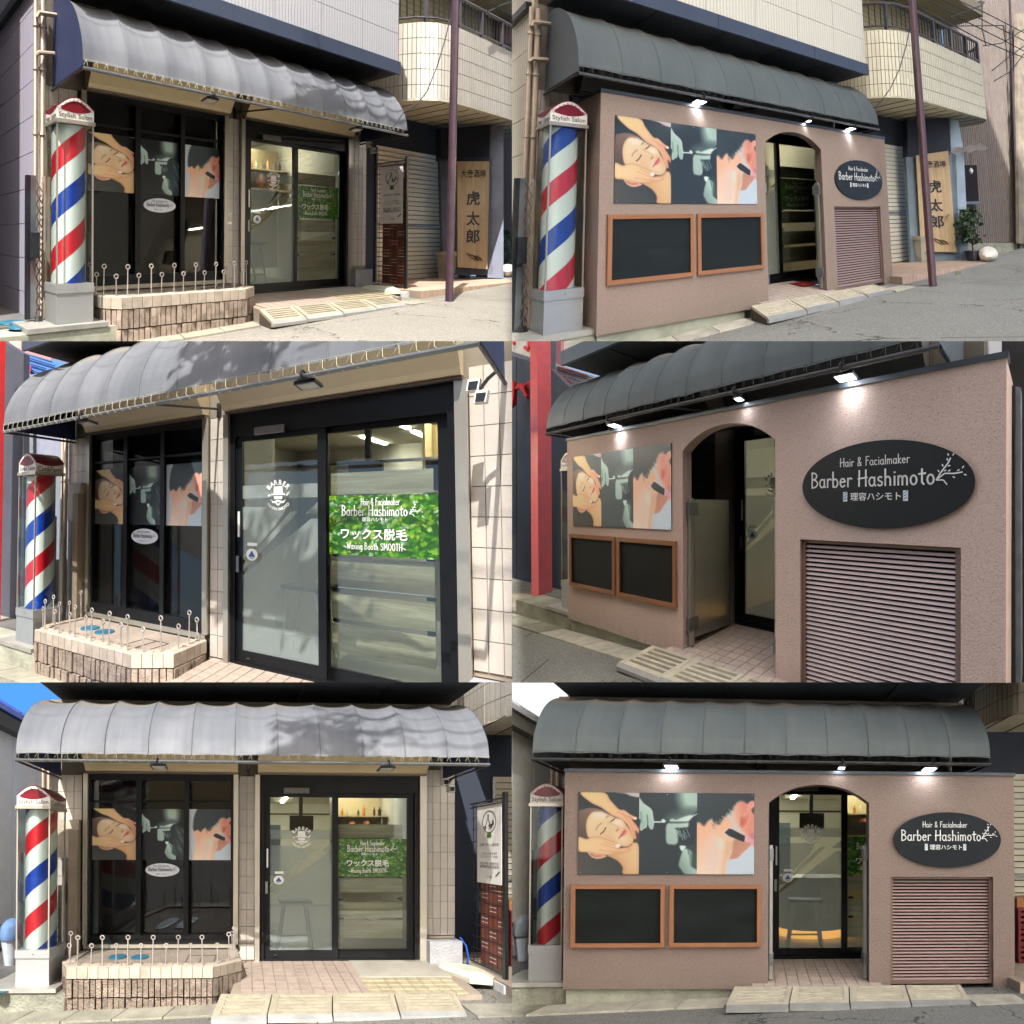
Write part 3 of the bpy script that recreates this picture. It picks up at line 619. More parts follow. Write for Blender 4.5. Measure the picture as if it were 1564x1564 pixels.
def floods(lit):
    for k, s_ in enumerate((1.92, 4.72, 3.75) if lit else (1.92, 4.3)):
        d = .86; sm = .5 if (lit and k == 2) else 1.
        t = thing('flood_light', (s_, 2.27, d), ('lit' if lit else 'unlit')+' flat flood lamp clipped under the awning rail, '+('left' if k == 0 else 'right' if k == 1 else 'small middle')+' one '+S.ph, 'lamp', 'flood lamps under the awnings')
        w_ = .15*sm
        mb = MB(); mb.hexa([(s_-w_*.55, 2.245, d-.085*sm), (s_+w_*.55, 2.245, d-.085*sm), (s_+w_*.55, 2.262, d+.03), (s_-w_*.55, 2.262, d+.03)],
                           [(s_-w_*.5, 2.268, d-.085*sm), (s_+w_*.5, 2.268, d-.085*sm), (s_+w_*.5, 2.285, d+.03), (s_-w_*.5, 2.285, d+.03)]); mk('lamp_body', mb, darkmet(), t)
        mb = MB(); mb.hexa([(s_-w_*.43, 2.2435, d-.072*sm), (s_+w_*.43, 2.2435, d-.072*sm), (s_+w_*.43, 2.257, d+.017), (s_-w_*.43, 2.257, d+.017)],
                           [(s_-w_*.43, 2.248, d-.072*sm), (s_+w_*.43, 2.248, d-.072*sm), (s_+w_*.43, 2.262, d+.017), (s_-w_*.43, 2.262, d+.017)])
        mk('lens', mb, emis('lamp_glow', (236, 242, 255), 6) if lit else plain('lamp_glass', (214, 214, 206), .2), t)
        mb = MB(); mb.ring((s_, 2.31, .905), .03, .008, 's'); mb.box(s_-.04, s_+.04, 2.28, 2.315, .86, .92); mk('clamp', mb, darkmet(), t)
        if lit:
            L = bpy.data.lights.new('flood_lamp_light', 'AREA'); L.shape = 'RECTANGLE'; L.size = .16*S.unit*sm; L.size_y = .1*S.unit*sm; L.energy = (1.1 if k < 2 else .25)*S.unit**2; L.color = (.93, .96, 1)
            o = bpy.data.objects.new('flood_lamp_light', L); C.objects.link(o); o.parent = t
            o.location = (S.W((s_, 2.235, d-.05))-S.W(BASE[t.name])).tolist(); o.rotation_euler = (radians(20), 0, 0)

# ------------------------------------------------------------------ the room behind the glass
def interior(bld):
    wl = plain('cream_plaster', (200, 195, 180), .8, 0, .06)
    for q in ((1.0, 5.3, -4.75, -4.7), (2.68, 2.72, -1.2, -.25), (.96, 1.0, -4.7, -.4), (1.0, 2.68, -.45, -.4), (5.3, 5.34, -4.7, -.12)): mb = MB(); mb.box(q[0], q[1], 0, 2.62, q[2], q[3]); mk('room_wall', mb, wl, bld)
    mb = MB(); mb.box(1.0, 5.3, -.06, -.012, -4.7, -.02); mk('room_floor', mb, plain('room_floor', (132, 126, 116), .5), bld)
    mb = MB(); mb.box(1.0, 5.3, 2.6, 2.64, -4.7, -.1); mk('room_ceiling', mb, plain('room_ceiling', (196, 188, 168), .8), bld)
    mb = MB(); mb.box(1.03, 5.29, 2.3, 2.34, -4.7, -4.68); mk('picture_rail', mb, plain('rail_brown', (70, 56, 46), .5), bld)
    for (a, b, c) in ((3.73, -3.1, -2.1), (3.71, -4.45, -3.4), (2.91, -4.45, -3.39), (4.6, -2.2, -1.2)):
        mb = MB(); mb.box(a-.035, a+.035, 2.575, 2.598, b, c); mk('tube_light', mb, emis('tube_glow', (255, 247, 232), 30), bld)
    if not S.before:
        rc = thing('reception_counter', (3.6, 0, -1.7), 'pale curved reception counter with a warm glow at its foot, '+S.ph, 'counter', 'curved counters inside the shop')
        arc_ = [(3.75+.55*cos(radians(a)), -1.5+.5*sin(radians(a))) for a in range(20, 181, 16)]
        mb = MB(); mb.prism([(a, .16, d) for a, d in arc_]+[(3.2, .16, -2.2), (4.3, .16, -2.2)], (0, .8, 0)); mk('counter_front', mb, plain('counter_white', (226, 224, 214), .5), rc)
        mb = MB(); mb.prism([(a, .03, d-.03) for a, d in arc_]+[(3.25, .03, -2.1), (4.25, .03, -2.1)], (0, .125, 0)); mk('glow_strip', mb, emis('amber_glow', (255, 176, 84), 1.6), rc)
    # shelf with bottles and model heads
    sh = thing('wall_shelf', (4.85, 1.0, -1.7), 'cream wall shelf of bottles seen through the glass, '+S.ph, 'shelf', 'shelves inside the shop')
    for h in (1.62, 1.98): mb = MB(); mb.box(4.35, 5.28, h, h+.025, -1.95, -1.65); mk('shelf_board', mb, beige(), sh)
    mb = MB(); mb.box(4.33, 4.36, 1.2, 2.4, -1.95, -1.65); mb.box(4.36, 5.28, .2, 2.4, -1.97, -1.95); mk('shelf_side', mb, beige(), sh)
    R = random.Random(3)
    for k in range(9):
        c_ = (4.43+k*.095, 2.005 if k % 3 else 1.645, -1.8); hh = R.uniform(.1, .2); r_ = R.uniform(.02, .035)
        m_ = plain('bottle%d' % (k % 4), [(40, 36, 32), (180, 120, 60), (220, 210, 190), (60, 40, 30)][k % 4], .3)
        mb = MB(); mb.lathe(c_, [(r_, 0), (r_, hh*.7), (r_*.4, hh*.82), (r_*.4, hh)], 10)
        nm = ['black', 'amber', 'cream', 'brown'][k % 4]; pos = ['first', 'second', 'third', 'fourth', 'fifth', 'sixth', 'seventh', 'eighth', 'ninth'][k]
        mk('bottle', mb, m_, None, '%s bottle, %s from the left on the %s shelf behind the door, %s' % (nm, pos, 'upper' if k % 3 else 'lower', S.ph), 'bottle', 'bottles on the shelf '+S.ph, smooth=True)
    for k, s_ in enumerate((4.66, 4.92)):
        mb = MB(); c_ = (s_, 1.645, -1.72)
        mb.lathe(c_, [(.07, 0), (.045, .03), (.04, .07), (.075, .1), (.085, .16), (.08, .22), (.05, .27), (.01, .285)], 14)
        mk('model_head', mb, plain('wig_head_skin', (206, 128, 92), .6), None, ('left' if k == 0 else 'right')+' model head for haircut practice on the inner shelf, '+S.ph, 'mannequin', 'model heads on the shelf '+S.ph, smooth=True)
    # monitor on a bracket and pale cabinet seen through the left leaf
    tv = thing('wall_monitor', (3.75, 1.75, -1.5), 'small black monitor hanging on a bracket behind the door glass, '+S.ph, 'monitor', 'monitors inside the shop')
    mb = MB(); mb.box(3.55, 3.95, 1.72, 1.98, -1.52, -1.47); mk('screen', mb, plain('screen_black', (28, 30, 32), .2), tv)
    mb = MB(); mb.box(3.72, 3.78, 1.9, 2.6, -1.6, -1.54); mk('bracket', mb, darkmet(), tv)
    mb = MB(); mb.box(3.0, 3.5, .9, 1.9, -2.9, -2.6); mk('wall_cabinet', mb, plain('blue_grey_cabinet', (96, 108, 122), .5), None, 'blue grey cabinet at the back of the shop room, '+S.ph, 'cabinet', 'cabinets inside the shop')
    # bar stool behind the sliding leaf
    st = thing('stool', (3.5, 0, -.55), 'white legged stool just inside the door glass, '+S.ph, 'stool', 'stools inside the shop')
    mb = MB(); mb.box(3.3, 3.75, .66, .7, -.75, -.4); mk('seat', mb, darkmet(), st)
    for a, b in ((3.34, -.44), (3.7, -.44), (3.34, -.7), (3.7, -.7)):
        mb = MB(); mb.tube([(a+(.03 if a < 3.5 else -.03), .66, b), (a-(.06 if a < 3.5 else -.06), 0, b+.02)], .017, 6); mk('leg', mb, white(), st)
    mb = MB(); mb.tube([(3.3, .22, -.43), (3.74, .22, -.43)], .012, 6); mk('stretcher', mb, white(), st)
def leaf_sign(mb_s, mb_t, s0, s1, h0, h1, d):
    mb_s.grid(lambda a, b: (s0+(s1-s0)*a, h0+(h1-h0)*b, d), 12, 6)
    c = (s0+s1)/2; W_ = s1-s0; Hh = h1-h0; u, v = (1, 0, 0), (0, 1, 0); z = d+.003
    hand(mb_t, 'Hair & Facialmaker', (c-.0*W_, h1-Hh*.12, z), u, v, Hh*.12, W_*.36, .085)
    hand(mb_t, 'Barber Hashimoto', (c-.06*W_, h1-Hh*.27, z), u, v, Hh*.17, W_*.62, .095); twig(mb_t, (c+.26*W_, h1-Hh*.31, z), u, v, W_*.11)
    text_on(mb_t, '理容ハシモト', (c-.05*W_, h1-Hh*.4, z), u, v, W_*.24, off=.01)
    text_on(mb_t, 'ワックス脱毛', (c-.07*W_, h0+Hh*.36, z), u, v, W_*.62, off=.015)
    hand(mb_t, '~Waxing Booth SMOOTH~', (c-.06*W_, h0+Hh*.15, z), u, v, Hh*.11, W_*.58, .10)
def door(bld):
    al = black_al(); dr = None
    mb = MB(); mb.box(3.0, 5.03, 2.13, 2.35, -.08, .02); mb.box(3.0, 3.055, 0, 2.13, -.08, .02); mb.box(4.985, 5.03, 0, 2.13, -.08, .02); mb.box(3.055, 4.985, -.01, .02, -.08, .025)
    dr = thing('sliding_door', (4.0, 0, 0), 'black framed two leaf glass sliding door, '+S.ph, 'door', 'sliding doors of the shop')
    mk('door_frame', mb, al, dr)
    mb = MB(); mb.box(3.3, 3.62, 2.12, 2.19, .02, .05); mk('door_sensor', mb, plain('grey_sensor', (96, 94, 92), .4), dr)
    for k, (a, b, d) in enumerate(((3.055, 4.0, -.03), (3.93, 4.985, -.06))):
        st = .075 if k == 0 else .08; bot = .13
        mb = MB(); mb.box(a, a+st, .02, 2.13, d, d+.03); mb.box(b-st, b, .02, 2.13, d, d+.03); mb.box(a+st, b-st, .02, bot, d, d+.03); mb.box(a+st, b-st, 2.08, 2.13, d, d+.03)
        lf = mk('door_leaf', mb, al, dr)
        mb = MB(); mb.box(a+st, b-st, bot, 2.08, d+.012, d+.018); mk('pane', mb, glass('door_glass', (226, 232, 228), 1.0, .01), lf)
    mb = MB(); mb.box(3.085, 3.105, 1.18, 1.42, .0, .012); mk('door_label', mb, white(), dr)
    mb = MB(); mb.box(3.07, 3.1, .85, 1.0, .0, .02); mk('door_handle', mb, galv(), dr)
    mb = MB(); mb.lathe((3.2, .065, .0), [(.018, 0), (.018, .001)], 12); mk('door_lock', mb, galv(), dr)
    # frosted film on the left leaf with a slanted clear slash
    d = -.008; fr = m_frost('frosted_film', (190, 202, 200), .34)
    for P in ([(3.13, .13), (3.925, .13), (3.925, 1.36), (3.86, 1.36), (3.13, .82)], [(3.13, .96), (3.13, 1.46), (3.62, 1.46), (3.5, 1.3), (3.3, 1.1)], [(3.13, .86), (3.13, .915), (3.66, 1.42), (3.73, 1.42)], [(3.8, 1.40), (3.925, 1.50), (3.925, 1.40)], [(3.13, 1.54), (3.925, 1.54), (3.925, 1.66), (3.13, 1.66)]):
        mb = MB(); mb.prism([(a, h, d) for a, h in P], (0, 0, -.002)); mk('frosted_film', mb, fr, dr)
    # shop badge: hat, face and moustache in a ring of letters
    mb = MB(); c = (3.53, 1.56, .002)
    for k, ch in enumerate('BARBER'):
        a = radians(140-k*20); text_on(mb, ch, (c[0]+.13*cos(a), c[1]+.12*sin(a), c[2]), (sin(a), -cos(a), 0), (cos(a), sin(a), 0), height=.045, off=.02)
    for k, ch in enumerate('HASHIMOTO'):
        a = radians(220+k*12.5); text_on(mb, ch, (c[0]+.13*cos(a), c[1]+.12*sin(a), c[2]), (-sin(a), cos(a), 0), (-cos(a), -sin(a), 0), height=.028, off=.015)
    x, y, z = c; q = lambda P: mb.add([(x+a, y+b, z) for a, b in P], [tuple(range(len(P)))])
    q([(-.05, .02), (.05, .02), (.045, .085), (-.045, .085)]); q([(-.075, .005), (.075, .005), (.07, .02), (-.07, .02)]); q([(-.045, -.005), (.045, -.005), (.04, -.03), (-.04, -.03)])
    q([(0, -.035), (.045, -.05), (.085, -.03), (.06, -.065), (.02, -.065), (0, -.05)]); q([(0, -.035), (-.045, -.05), (-.085, -.03), (-.06, -.065), (-.02, -.065), (0, -.05)]); q([(-.03, -.07), (.03, -.07), (.0, -.09)])
    q([(.08, .0), (.1, .03), (.12, .035), (.1, .0)]); q([(-.11, -.005), (-.08, -.0), (-.08, .012), (-.11, .01)])
    mk('shop_badge', mb, white(), dr)
    mb = MB(); mb.add([(3.24+.065*cos(k*pi/10), 1.02+.055*sin(k*pi/10), .002) for k in range(20)], [tuple(range(20))]); o = mk('round_sticker', mb, white(), dr)
    mb = MB(); mb.box(3.19, 3.3, 1.1, 1.13, .0, .002); mk('strip_sticker', mb, white(), dr)
    if o: mb = MB(); mb.add([(3.2, 1.0, .004), (3.28, 1.0, .004), (3.24, 1.06, .004)], [(0, 1, 2)]); mb.box(3.215, 3.265, .985, .992, .002, .004); mk('sticker_mark', mb, plain('blue_mark', (40, 90, 150), .5), o)
    # timber effect boards and the green leaf sign on the right leaf
    wd = m_wood('grey_oak', (172, 152, 130), (240, 224, 200), .8)
    for h0, h1 in ((.86, 1.04), (.53, .73), (.26, .49), (1.56, 1.74)):
        mb = MB(); mb.box(4.02, 4.86, h0, h1, -.075, -.065); mk('timber_board', mb, wd, dr)
    for h in (1.045, .75, .5): mb = MB(); mb.box(4.03, 4.09, h, h+.03, -.08, -.062); mb.box(4.8, 4.86, h, h+.03, -.08, -.062); mk('board_clip', mb, darkmet(), dr)
    ms, mt = MB(), MB(); leaf_sign(ms, mt, 4.015, 4.9, 1.063, 1.55, -.036); o = mk('leaf_sign', ms, m_leaf(), dr)
    if o: mk('sign_lettering', mt, white(), o)
    # steel jambs
    for a, b in ((2.935, 2.995), (5.04, 5.125)): mb = MB(); mb.box(a, b, -.02, 2.35, -.05, .05); mk('steel_jamb', mb, steel(), bld)

# ------------------------------------------------------------------ barber pole
PHASE = {1: .581, 2: .935, 3: .618, 4: .87, 5: .694, 6: .897}
def barber_pole():
    t = thing('barber_pole', (.53, -.1, .47), 'barber pole with red and blue striped drum in a clear case, '+S.ph, 'barber pole', 'barber poles beside the shop front')
    a0, a1, d0, d1 = .345, .70, .29, .64; st = steel()
    mb = MB(); mb.box(a0, a1, -.07, .31, d0, d1); mb.box(a0-.006, a1+.006, .225, .313, d0-.006, d1+.006); bx = mk('base_box', mb, plain('box_steel', (180, 182, 182), .42, .6, .08, 2.), t)
    mb = MB(); mb.lathe((.53, .27, d1+.008), [(.006, 0), (.006, .004)], 8); mk('box_screw', mb, darkmet(), bx) if bx else None
    mb = MB(); mb.box(a0-.28, a1+.12, -.115, -.07, d0-.1, d1+.09); mk('foot_plate', mb, plain('pale_plate', (176, 174, 166), .5, .4), t)
    for a, d in ((a0, d0), (a1-.014, d0), (a0, d1-.014), (a1-.014, d1-.014)):
        mb = MB(); mb.box(a, a+.014, .31, 1.84, d, d+.014); mk('corner_post', mb, st, t)
    mb = MB(); mb.lathe((.515, .315, .46), [(.158, 0), (.158, 1.52)], 48); mb.sp = [(x, y+PHASE[S.i]*.91, z) for x, y, z in mb.v]
    mk('striped_drum', mb, m_drum(0.), t, smooth=True)
    gl = glass('case_acrylic', (240, 244, 243), .5, .02, 0, .05)
    for q in ((a0+.014, a1-.014, d1-.008, d1-.004), (a0+.003, a0+.007, d0+.014, d1-.014), (a1-.007, a1-.003, d0+.014, d1-.014)):
        mb = MB(); mb.box(q[0], q[1], .313, 1.84, q[2], q[3]); mk('clear_panel', mb, gl, t)
    mb = MB(); mb.box(a0-.012, a1+.012, 1.84, 1.875, d0-.012, d1+.012); mk('top_frame', mb, steel(), t)
    # head: pale letter band and dark red swelling crown with ribbon
    mb = MB(); mb.box(a0, a1, 1.875, 1.985, d0, d1); hb = mk('head_band', mb, plain('head_white', (222, 218, 212), .45), t)
    mr = plain('deep_red_enamel', (112, 12, 28), .35)
    c = (a0+a1)/2; n = 14; T = [(a0+(a1-a0)*k/n, 1.975+.1*sin(pi*k/n)+.0) for k in range(n+1)]
    mb = MB(); mb.prism([(a0, 1.975, d0)]+[(x, y+.02, d0) for x, y in T]+[(a1, 1.975, d0)], (0, 0, d1-d0)); cr = mk('crown', mb, mr, t)
    mb = MB(); z = d1+.002
    lo = [(a0+(a1-a0)*k/n, 1.978-.034*sin(pi*k/n)) for k in range(n+1)]
    mb.add([(x, y, z) for x, y in lo]+[(a1, 2.0, z), (a0, 2.0, z)], [tuple(range(n+3))])
    lo2 = [(d0+(d1-d0)*k/n, 1.978-.034*sin(pi*k/n)) for k in range(n+1)]
    for xs in (a1+.002, a0-.002): mb.add([(xs, y, x) for x, y in lo2]+[(xs, 2.0, d1), (xs, 2.0, d0)], [tuple(range(n+3))])
    mk('crown_dip', mb, mr, t)
    mb = MB(); T2 = [(c+(x-c)*.96, y) for x, y in T]
    mb.add([(x, y+.010, z+.002) for x, y in T2]+[(x, y-.018, z+.002) for x, y in T2[::-1]], [tuple(range(2*(n+1)))]); mb.quad((a0+.0, 1.985, z+.002), (a0+.04, 1.965, z+.002), (a0+.03, 2.0, z+.002)); mb.quad((a1, 1.985, z+.002), (a1-.03, 2.0, z+.002), (a1-.04, 1.965, z+.002))
    rb = mk('ribbon', mb, plain('ribbon_white', (216, 206, 204), .5), t)
    lt = plain('ribbon_ink', (120, 60, 66), .6); mb = MB()
    for k, ch in enumerate('Cut&Perm'):
        f = (k+.7)/8.4; x = a0+(a1-a0)*(.06+.88*f); y = 1.975+.1*sin(pi*f)-.012; text_on(mb, ch, (x, y, z+.004), (1, .25*cos(pi*f), 0), (0, 1, 0), height=.022, off=.01)
    mk('ribbon_letters', mb, lt, t)
    mb = MB(); text_on(mb, 'Stylish Salon', (c, 1.91, z), (1, 0, 0), (0, 1, 0), (a1-a0)*.9, .06, off=.012)
    text_on(mb, 'Cut&Perm', (a1+.002, 1.91, (d0+d1)/2), (0, 0, -1), (0, 1, 0), (d1-d0)*.86, .055, off=.012)
    text_on(mb, 'Hair Salon', (a0-.002, 1.91, (d0+d1)/2), (0, 0, 1), (0, 1, 0), (d1-d0)*.86, .05, off=.012)
    mk('band_letters', mb, plain('brown_letters', (96, 78, 62), .5), t)

# ------------------------------------------------------------------ alley and left corner
def left_side(bld):
    # wall facing the alley
    if S.i in (1, 2):
        m_ = m_ribbed('alley_boards_shade', (160, 156, 172), (188, 184, 200), 46) if S.i == 1 else m_ribbed('alley_boards_cream', (188, 180, 160), (212, 204, 186), 46)  # lavender tone puts bluish shade into the same boards
        al = thing('alley_wall', (.3, -.3, -2), 'side wall of the shop clad in long fluted boards, '+S.ph, 'wall', 'board clad side walls')
        mb = MB(); mb.box(.36, .4, -.3, 5, -6, .0); mk('wall_core', mb, grout(), al)
        h = -.22; r_ = 0
        while h < 4.8:
            for k in range(3):
                mb = MB(); mb.box(.33, .36, h+.004, h+.37, -2.0*(k+1)+.004, -2.0*k-.004); mk('wall_board', mb, m_, al)
            h += .374
        mb = MB(); mb.box(.27, .33, 3.19 if S.i == 2 else 3.36, 3.27 if S.i == 2 else 3.46, -6, .02); mk('dark_trim', mb, darkmet(), al)
    # rain pipes with elbow joints
    for k, (s_, r_) in enumerate(((.315, .024), (.385, .03))):
        mb = MB(); mb.tube([(s_, -.1, .06), (s_, 3.2, .06)], r_, 10)
        for h in (1.8, 2.46, 2.9): mb.tube([(s_, h, .06), (s_, h+.03, .06)], r_*1.3, 10)
        mk('rain_pipe', mb, lpip(), None, ('thin' if k == 0 else 'thick')+' beige rain pipe on the left corner of the shop, '+S.ph, 'pipe', 'rain pipes on the shop corner', smooth=True)
    mb = MB(); mb.tube([(.315, 2.98, .1), (.33, 3.02, .12), (.5, 3.04, .12)], .026, 8); mb.tube([(.31, 2.6, .1), (.33, 2.62, .12), (.48, 2.64, .12)], .024, 8)
    mk('branch_pipe', mb, lpip(), None, 'short beige branch pipes bending toward the awning end, '+S.ph, 'pipe', 'branch pipes', smooth=True)
    # steel gate post folded against the corner
    g = thing('folding_gate', (.27, -.1, .25), 'folded grey accordion gate standing at the alley mouth, '+S.ph, 'gate', 'folding gates at the alley mouth')
    mb = MB(); mb.box(.17, .21, -.05, 1.36, .22, .28); mk('gate_frame', mb, darkmet(), g)
    mb = MB(); mb.box(.21, .26, -.05, 1.36, .2, .28); mk('gate_post', mb, galv(), g)
    mb = MB(); h = .0
    while h < 1.3: mb.tube([(.27, h, .25), (.33, h+.12, .25)], .006, 5); mb.tube([(.33, h, .25), (.27, h+.12, .25)], .006, 5); h += .12
    o = mk('lattice', mb, galv(), g)
    mb = MB(); mb.box(.34, .4, -.05, 1.36, .18, .26); mk('gate_post', mb, lpip(), g)
    mb = MB(); mb.box(.2, .28, .55, .8, .28, .33); mk('gate_lock', mb, darkmet(), g)
    mb = MB(); mb.lathe((.28, -.1, .3), [(.03, 0), (.045, .03), (.03, .08)], 10); mk('gate_wheel', mb, darkmet(), g)
    if S.before:
        m = thing('meter_box', (.66, 0, .1), 'tall narrow beige meter casing on the tiled corner, '+S.ph, 'meter box', 'meter casings')
        mb = MB(); mb.box(.50, .76, 1.3, 1.77, .0, .1); mk('casing', mb, lpip(), m)
        mb = MB(); mb.box(.66, .765, .1, 1.64, .0, .14); mk('lower_casing', mb, plain('taupe_casing', (140, 124, 106), .5), m)
        mb = MB(); mb.box(.56, .64, .1, 1.3, .0, .09); mk('side_casing', mb, plain('taupe_casing2', (120, 104, 92), .5), m)
        mb = MB(); mb.box(.6, .61, .75, 1.0, .09, .11); mk('casing_handle', mb, galv(), m)
    # concrete block under the pole
    mb = MB(); mb.box(-.9, .93, -.34, -.118, -.4, .72); mk('pole_plinth', mb, conc2(), None, 'stained concrete step under the barber pole, '+S.ph, 'plinth', 'concrete steps under the barber poles')
    mb = MB(); mb.box(-.9, .36, -.119, -.1, -4, .3); mk('alley_floor', mb, plain('alley_ground', (96, 94, 92), .9, 0, .4, 2, .5, 30), None, kind='structure')
def road():
    a = m_asphalt('asphalt_warm', (116, 113, 106), (166, 161, 150)) if S.before else m_asphalt('asphalt_grey', (128, 128, 124), (176, 176, 168))
    mb = MB(); f = lambda s_: -.335+.035*s_
    mb.grid(lambda u, v: (-8+22*u, f(-8+22*u)-.004, .6+3.6*v), 44, 8); mb.f = [q[::-1] for q in mb.f]
    mk('road', mb, a, None, kind='structure')
def kerbstones(s0, s1, d0, d1, n, m_=None, thick=.05):
    k_ = mk('kerb', MB().box(s0, s1, -.5, -.38, d0+.02, d1-.02), conc(), None, kind='structure')
    R = random.Random(n); w_ = (s1-s0)/n
    for i in range(n):
        a, b = s0+w_*i+.006, s0+w_*(i+1)-.006; f = lambda s_: -.335+.035*s_+.014+R.uniform(-.002, .003)
        sk = .09
        mb = MB(); mb.hexa([(a, -.45, d0), (b, -.45, d0), (b-sk, -.45, d1), (a-sk, -.45, d1)], [(a, f(a), d0), (b, f(b), d0), (b-sk, f(b), d1), (a-sk, f(a), d1)])
        if k_: mk('kerb_stone', mb, m_ or kerbm(), k_)
def ramps():
    """ribbed kerb ramp plates in front of the entrance"""
    e = [2.6, 3.225, 3.83, 4.44, 5.05] if not S.before else [2.57, 3.1, 3.72, 4.36, 5.0]
    for k in range(4):
        a, b = e[k]+.006, e[k+1]-.006; top = [(-.06, .90)] ; h0, h1 = -.085-.0*k, -.195+.01*k; d0, d1 = .86, 1.2
        if S.before: d0, d1, h0 = .9, 1.2, -.07
        f = lambda t: (h0+(h1+.035-h0)*t, d0+(d1-d0)*t); sk = -.07
        t = thing('ramp_plate', ((a+b)/2, h1, d1), 'pale ribbed kerb ramp plate before the entrance, %s from the left, %s' % (['first', 'second', 'third', 'last'][k], S.ph), 'ramp', 'kerb ramp plates before the entrance')
        P = lambda s_, tt, dz=0.: (s_+sk*tt, f(tt)[0]+dz, f(tt)[1])
        mb = MB(); mb.hexa([(a, -.4, d0), (b, -.4, d0), (b+sk, h1-.04, d1), (a+sk, h1-.04, d1)], [P(a, 0, -.03), P(b, 0, -.03), P(b, 1, -.03), P(a, 1, -.03)]); mk('plate_body', mb, plain('plate_groove_shade', (70, 60, 48), .9), t)  # dark body colour paints shade into the grooves between ribs
        pm = plain('pale_plate_concrete', (160, 151, 130) if S.before else (206, 198, 176), .85, 0, .2, 6, .4, 60)
        w_ = b-a; rows = 6
        for q in range(rows):
            t0, t1 = q/rows+.02, (q+1)/rows-.075
            if q in (0, rows-1): t0, t1 = (0, t1) if q == 0 else (t0, 1)
            mb = MB(); mb.hexa([P(a, t0, -.031), P(b, t0, -.031), P(b, t1, -.031), P(a, t1, -.031)], [P(a, t0), P(b, t0), P(b, t1), P(a, t1)]); mk('plate_rib', mb, pm, t)
        mb = MB(); mb.hexa([P(a, 0, -.03), P(a+.07, 0, -.03), P(a+.07, 1, -.03), P(a, 1, -.03)], [P(a, 0, .001), P(a+.07, 0, .001), P(a+.07, 1, .001), P(a, 1, .001)])
        mb.hexa([P(b-.05, 0, -.03), P(b, 0, -.03), P(b, 1, -.03), P(b-.05, 1, -.03)], [P(b-.05, 0, .001), P(b, 0, .001), P(b, 1, .001), P(b-.05, 1, .001)]); mk('plate_edge', mb, pm, t)
        mb = MB(); mb.hexa([(a+sk, h1-.03, d1), (b+sk, h1-.03, d1), (b+sk, h1-.03, d1+.035), (a+sk, h1-.03, d1+.035)], [P(a, 1, .002), P(b, 1, .002), (b+sk, h1+.005, d1+.035), (a+sk, h1+.005, d1+.035)]); mk('plate_nosing', mb, plain('nosing_metal', (168, 168, 164), .5, .3), t)
def entry_floor():
    s0, s1 = (2.76, 5.2) if S.before else (2.78, 4.2); d1 = .88
    f = lambda d: -.09*max(0, d)/.88
    fl = mk('entry_floor', MB().hexa([(s0, -.4, -.05), (s1+.1, -.4, -.05), (s1+.1, -.4, d1), (s0-.1, -.4, d1)], [(s0, -.012, -.05), (s1+.1, -.012, -.05), (s1+.1, f(d1)-.012, d1), (s0-.1, f(d1)-.012, d1)]), grout(), None, kind='structure')
    if not fl: return
    wd, dp = .128, .0985; R = random.Random(2); n = 0
    for j in range(9):
        for i in range(11):
            a = s0+.01+i*wd; d0 = j*dp
            if a+wd > s1 or n > 290: continue
            pk = a < 4.12 or not S.before
            if S.before and not pk and d0 < .5: continue
            piece('floor_tile', 'ft', lambda m: m.hexa([(.004, -.011, .004), (wd-.004, -.011, .004), (wd-.004, -.011-.0101, dp-.004), (.004, -.011-.0101, dp-.004)], [(.004, 0, .004), (wd-.004, 0, .004), (wd-.004, -.0101, dp-.004), (.004, -.0101, dp-.004)]), pinkt() if pk else yelt(), fl, (a, f(d0), d0)); n += 1
    if S.before:
        x = 4.13
        while x < 5.1:
            for j in range(5, 9): piece('floor_tile', 'ft', lambda m: m.box(.004, wd-.004, -.02, 0, .004, dp-.004), yelt(), fl, (x, f(j*dp), j*dp))
            x += wd
        mb = MB(); mb.hexa([(4.13, -.02, 0), (5.2, -.02, 0), (5.2, -.07, .48), (4.13, -.07, .48)], [(4.13, .006, 0), (5.2, .006, 0), (5.2, f(.48)+.004, .48), (4.13, f(.48)+.004, .48)]); mk('cement_patch', mb, plain('pale_cement', (158, 152, 140), .85, 0, .2, 3, .3, 40), fl)

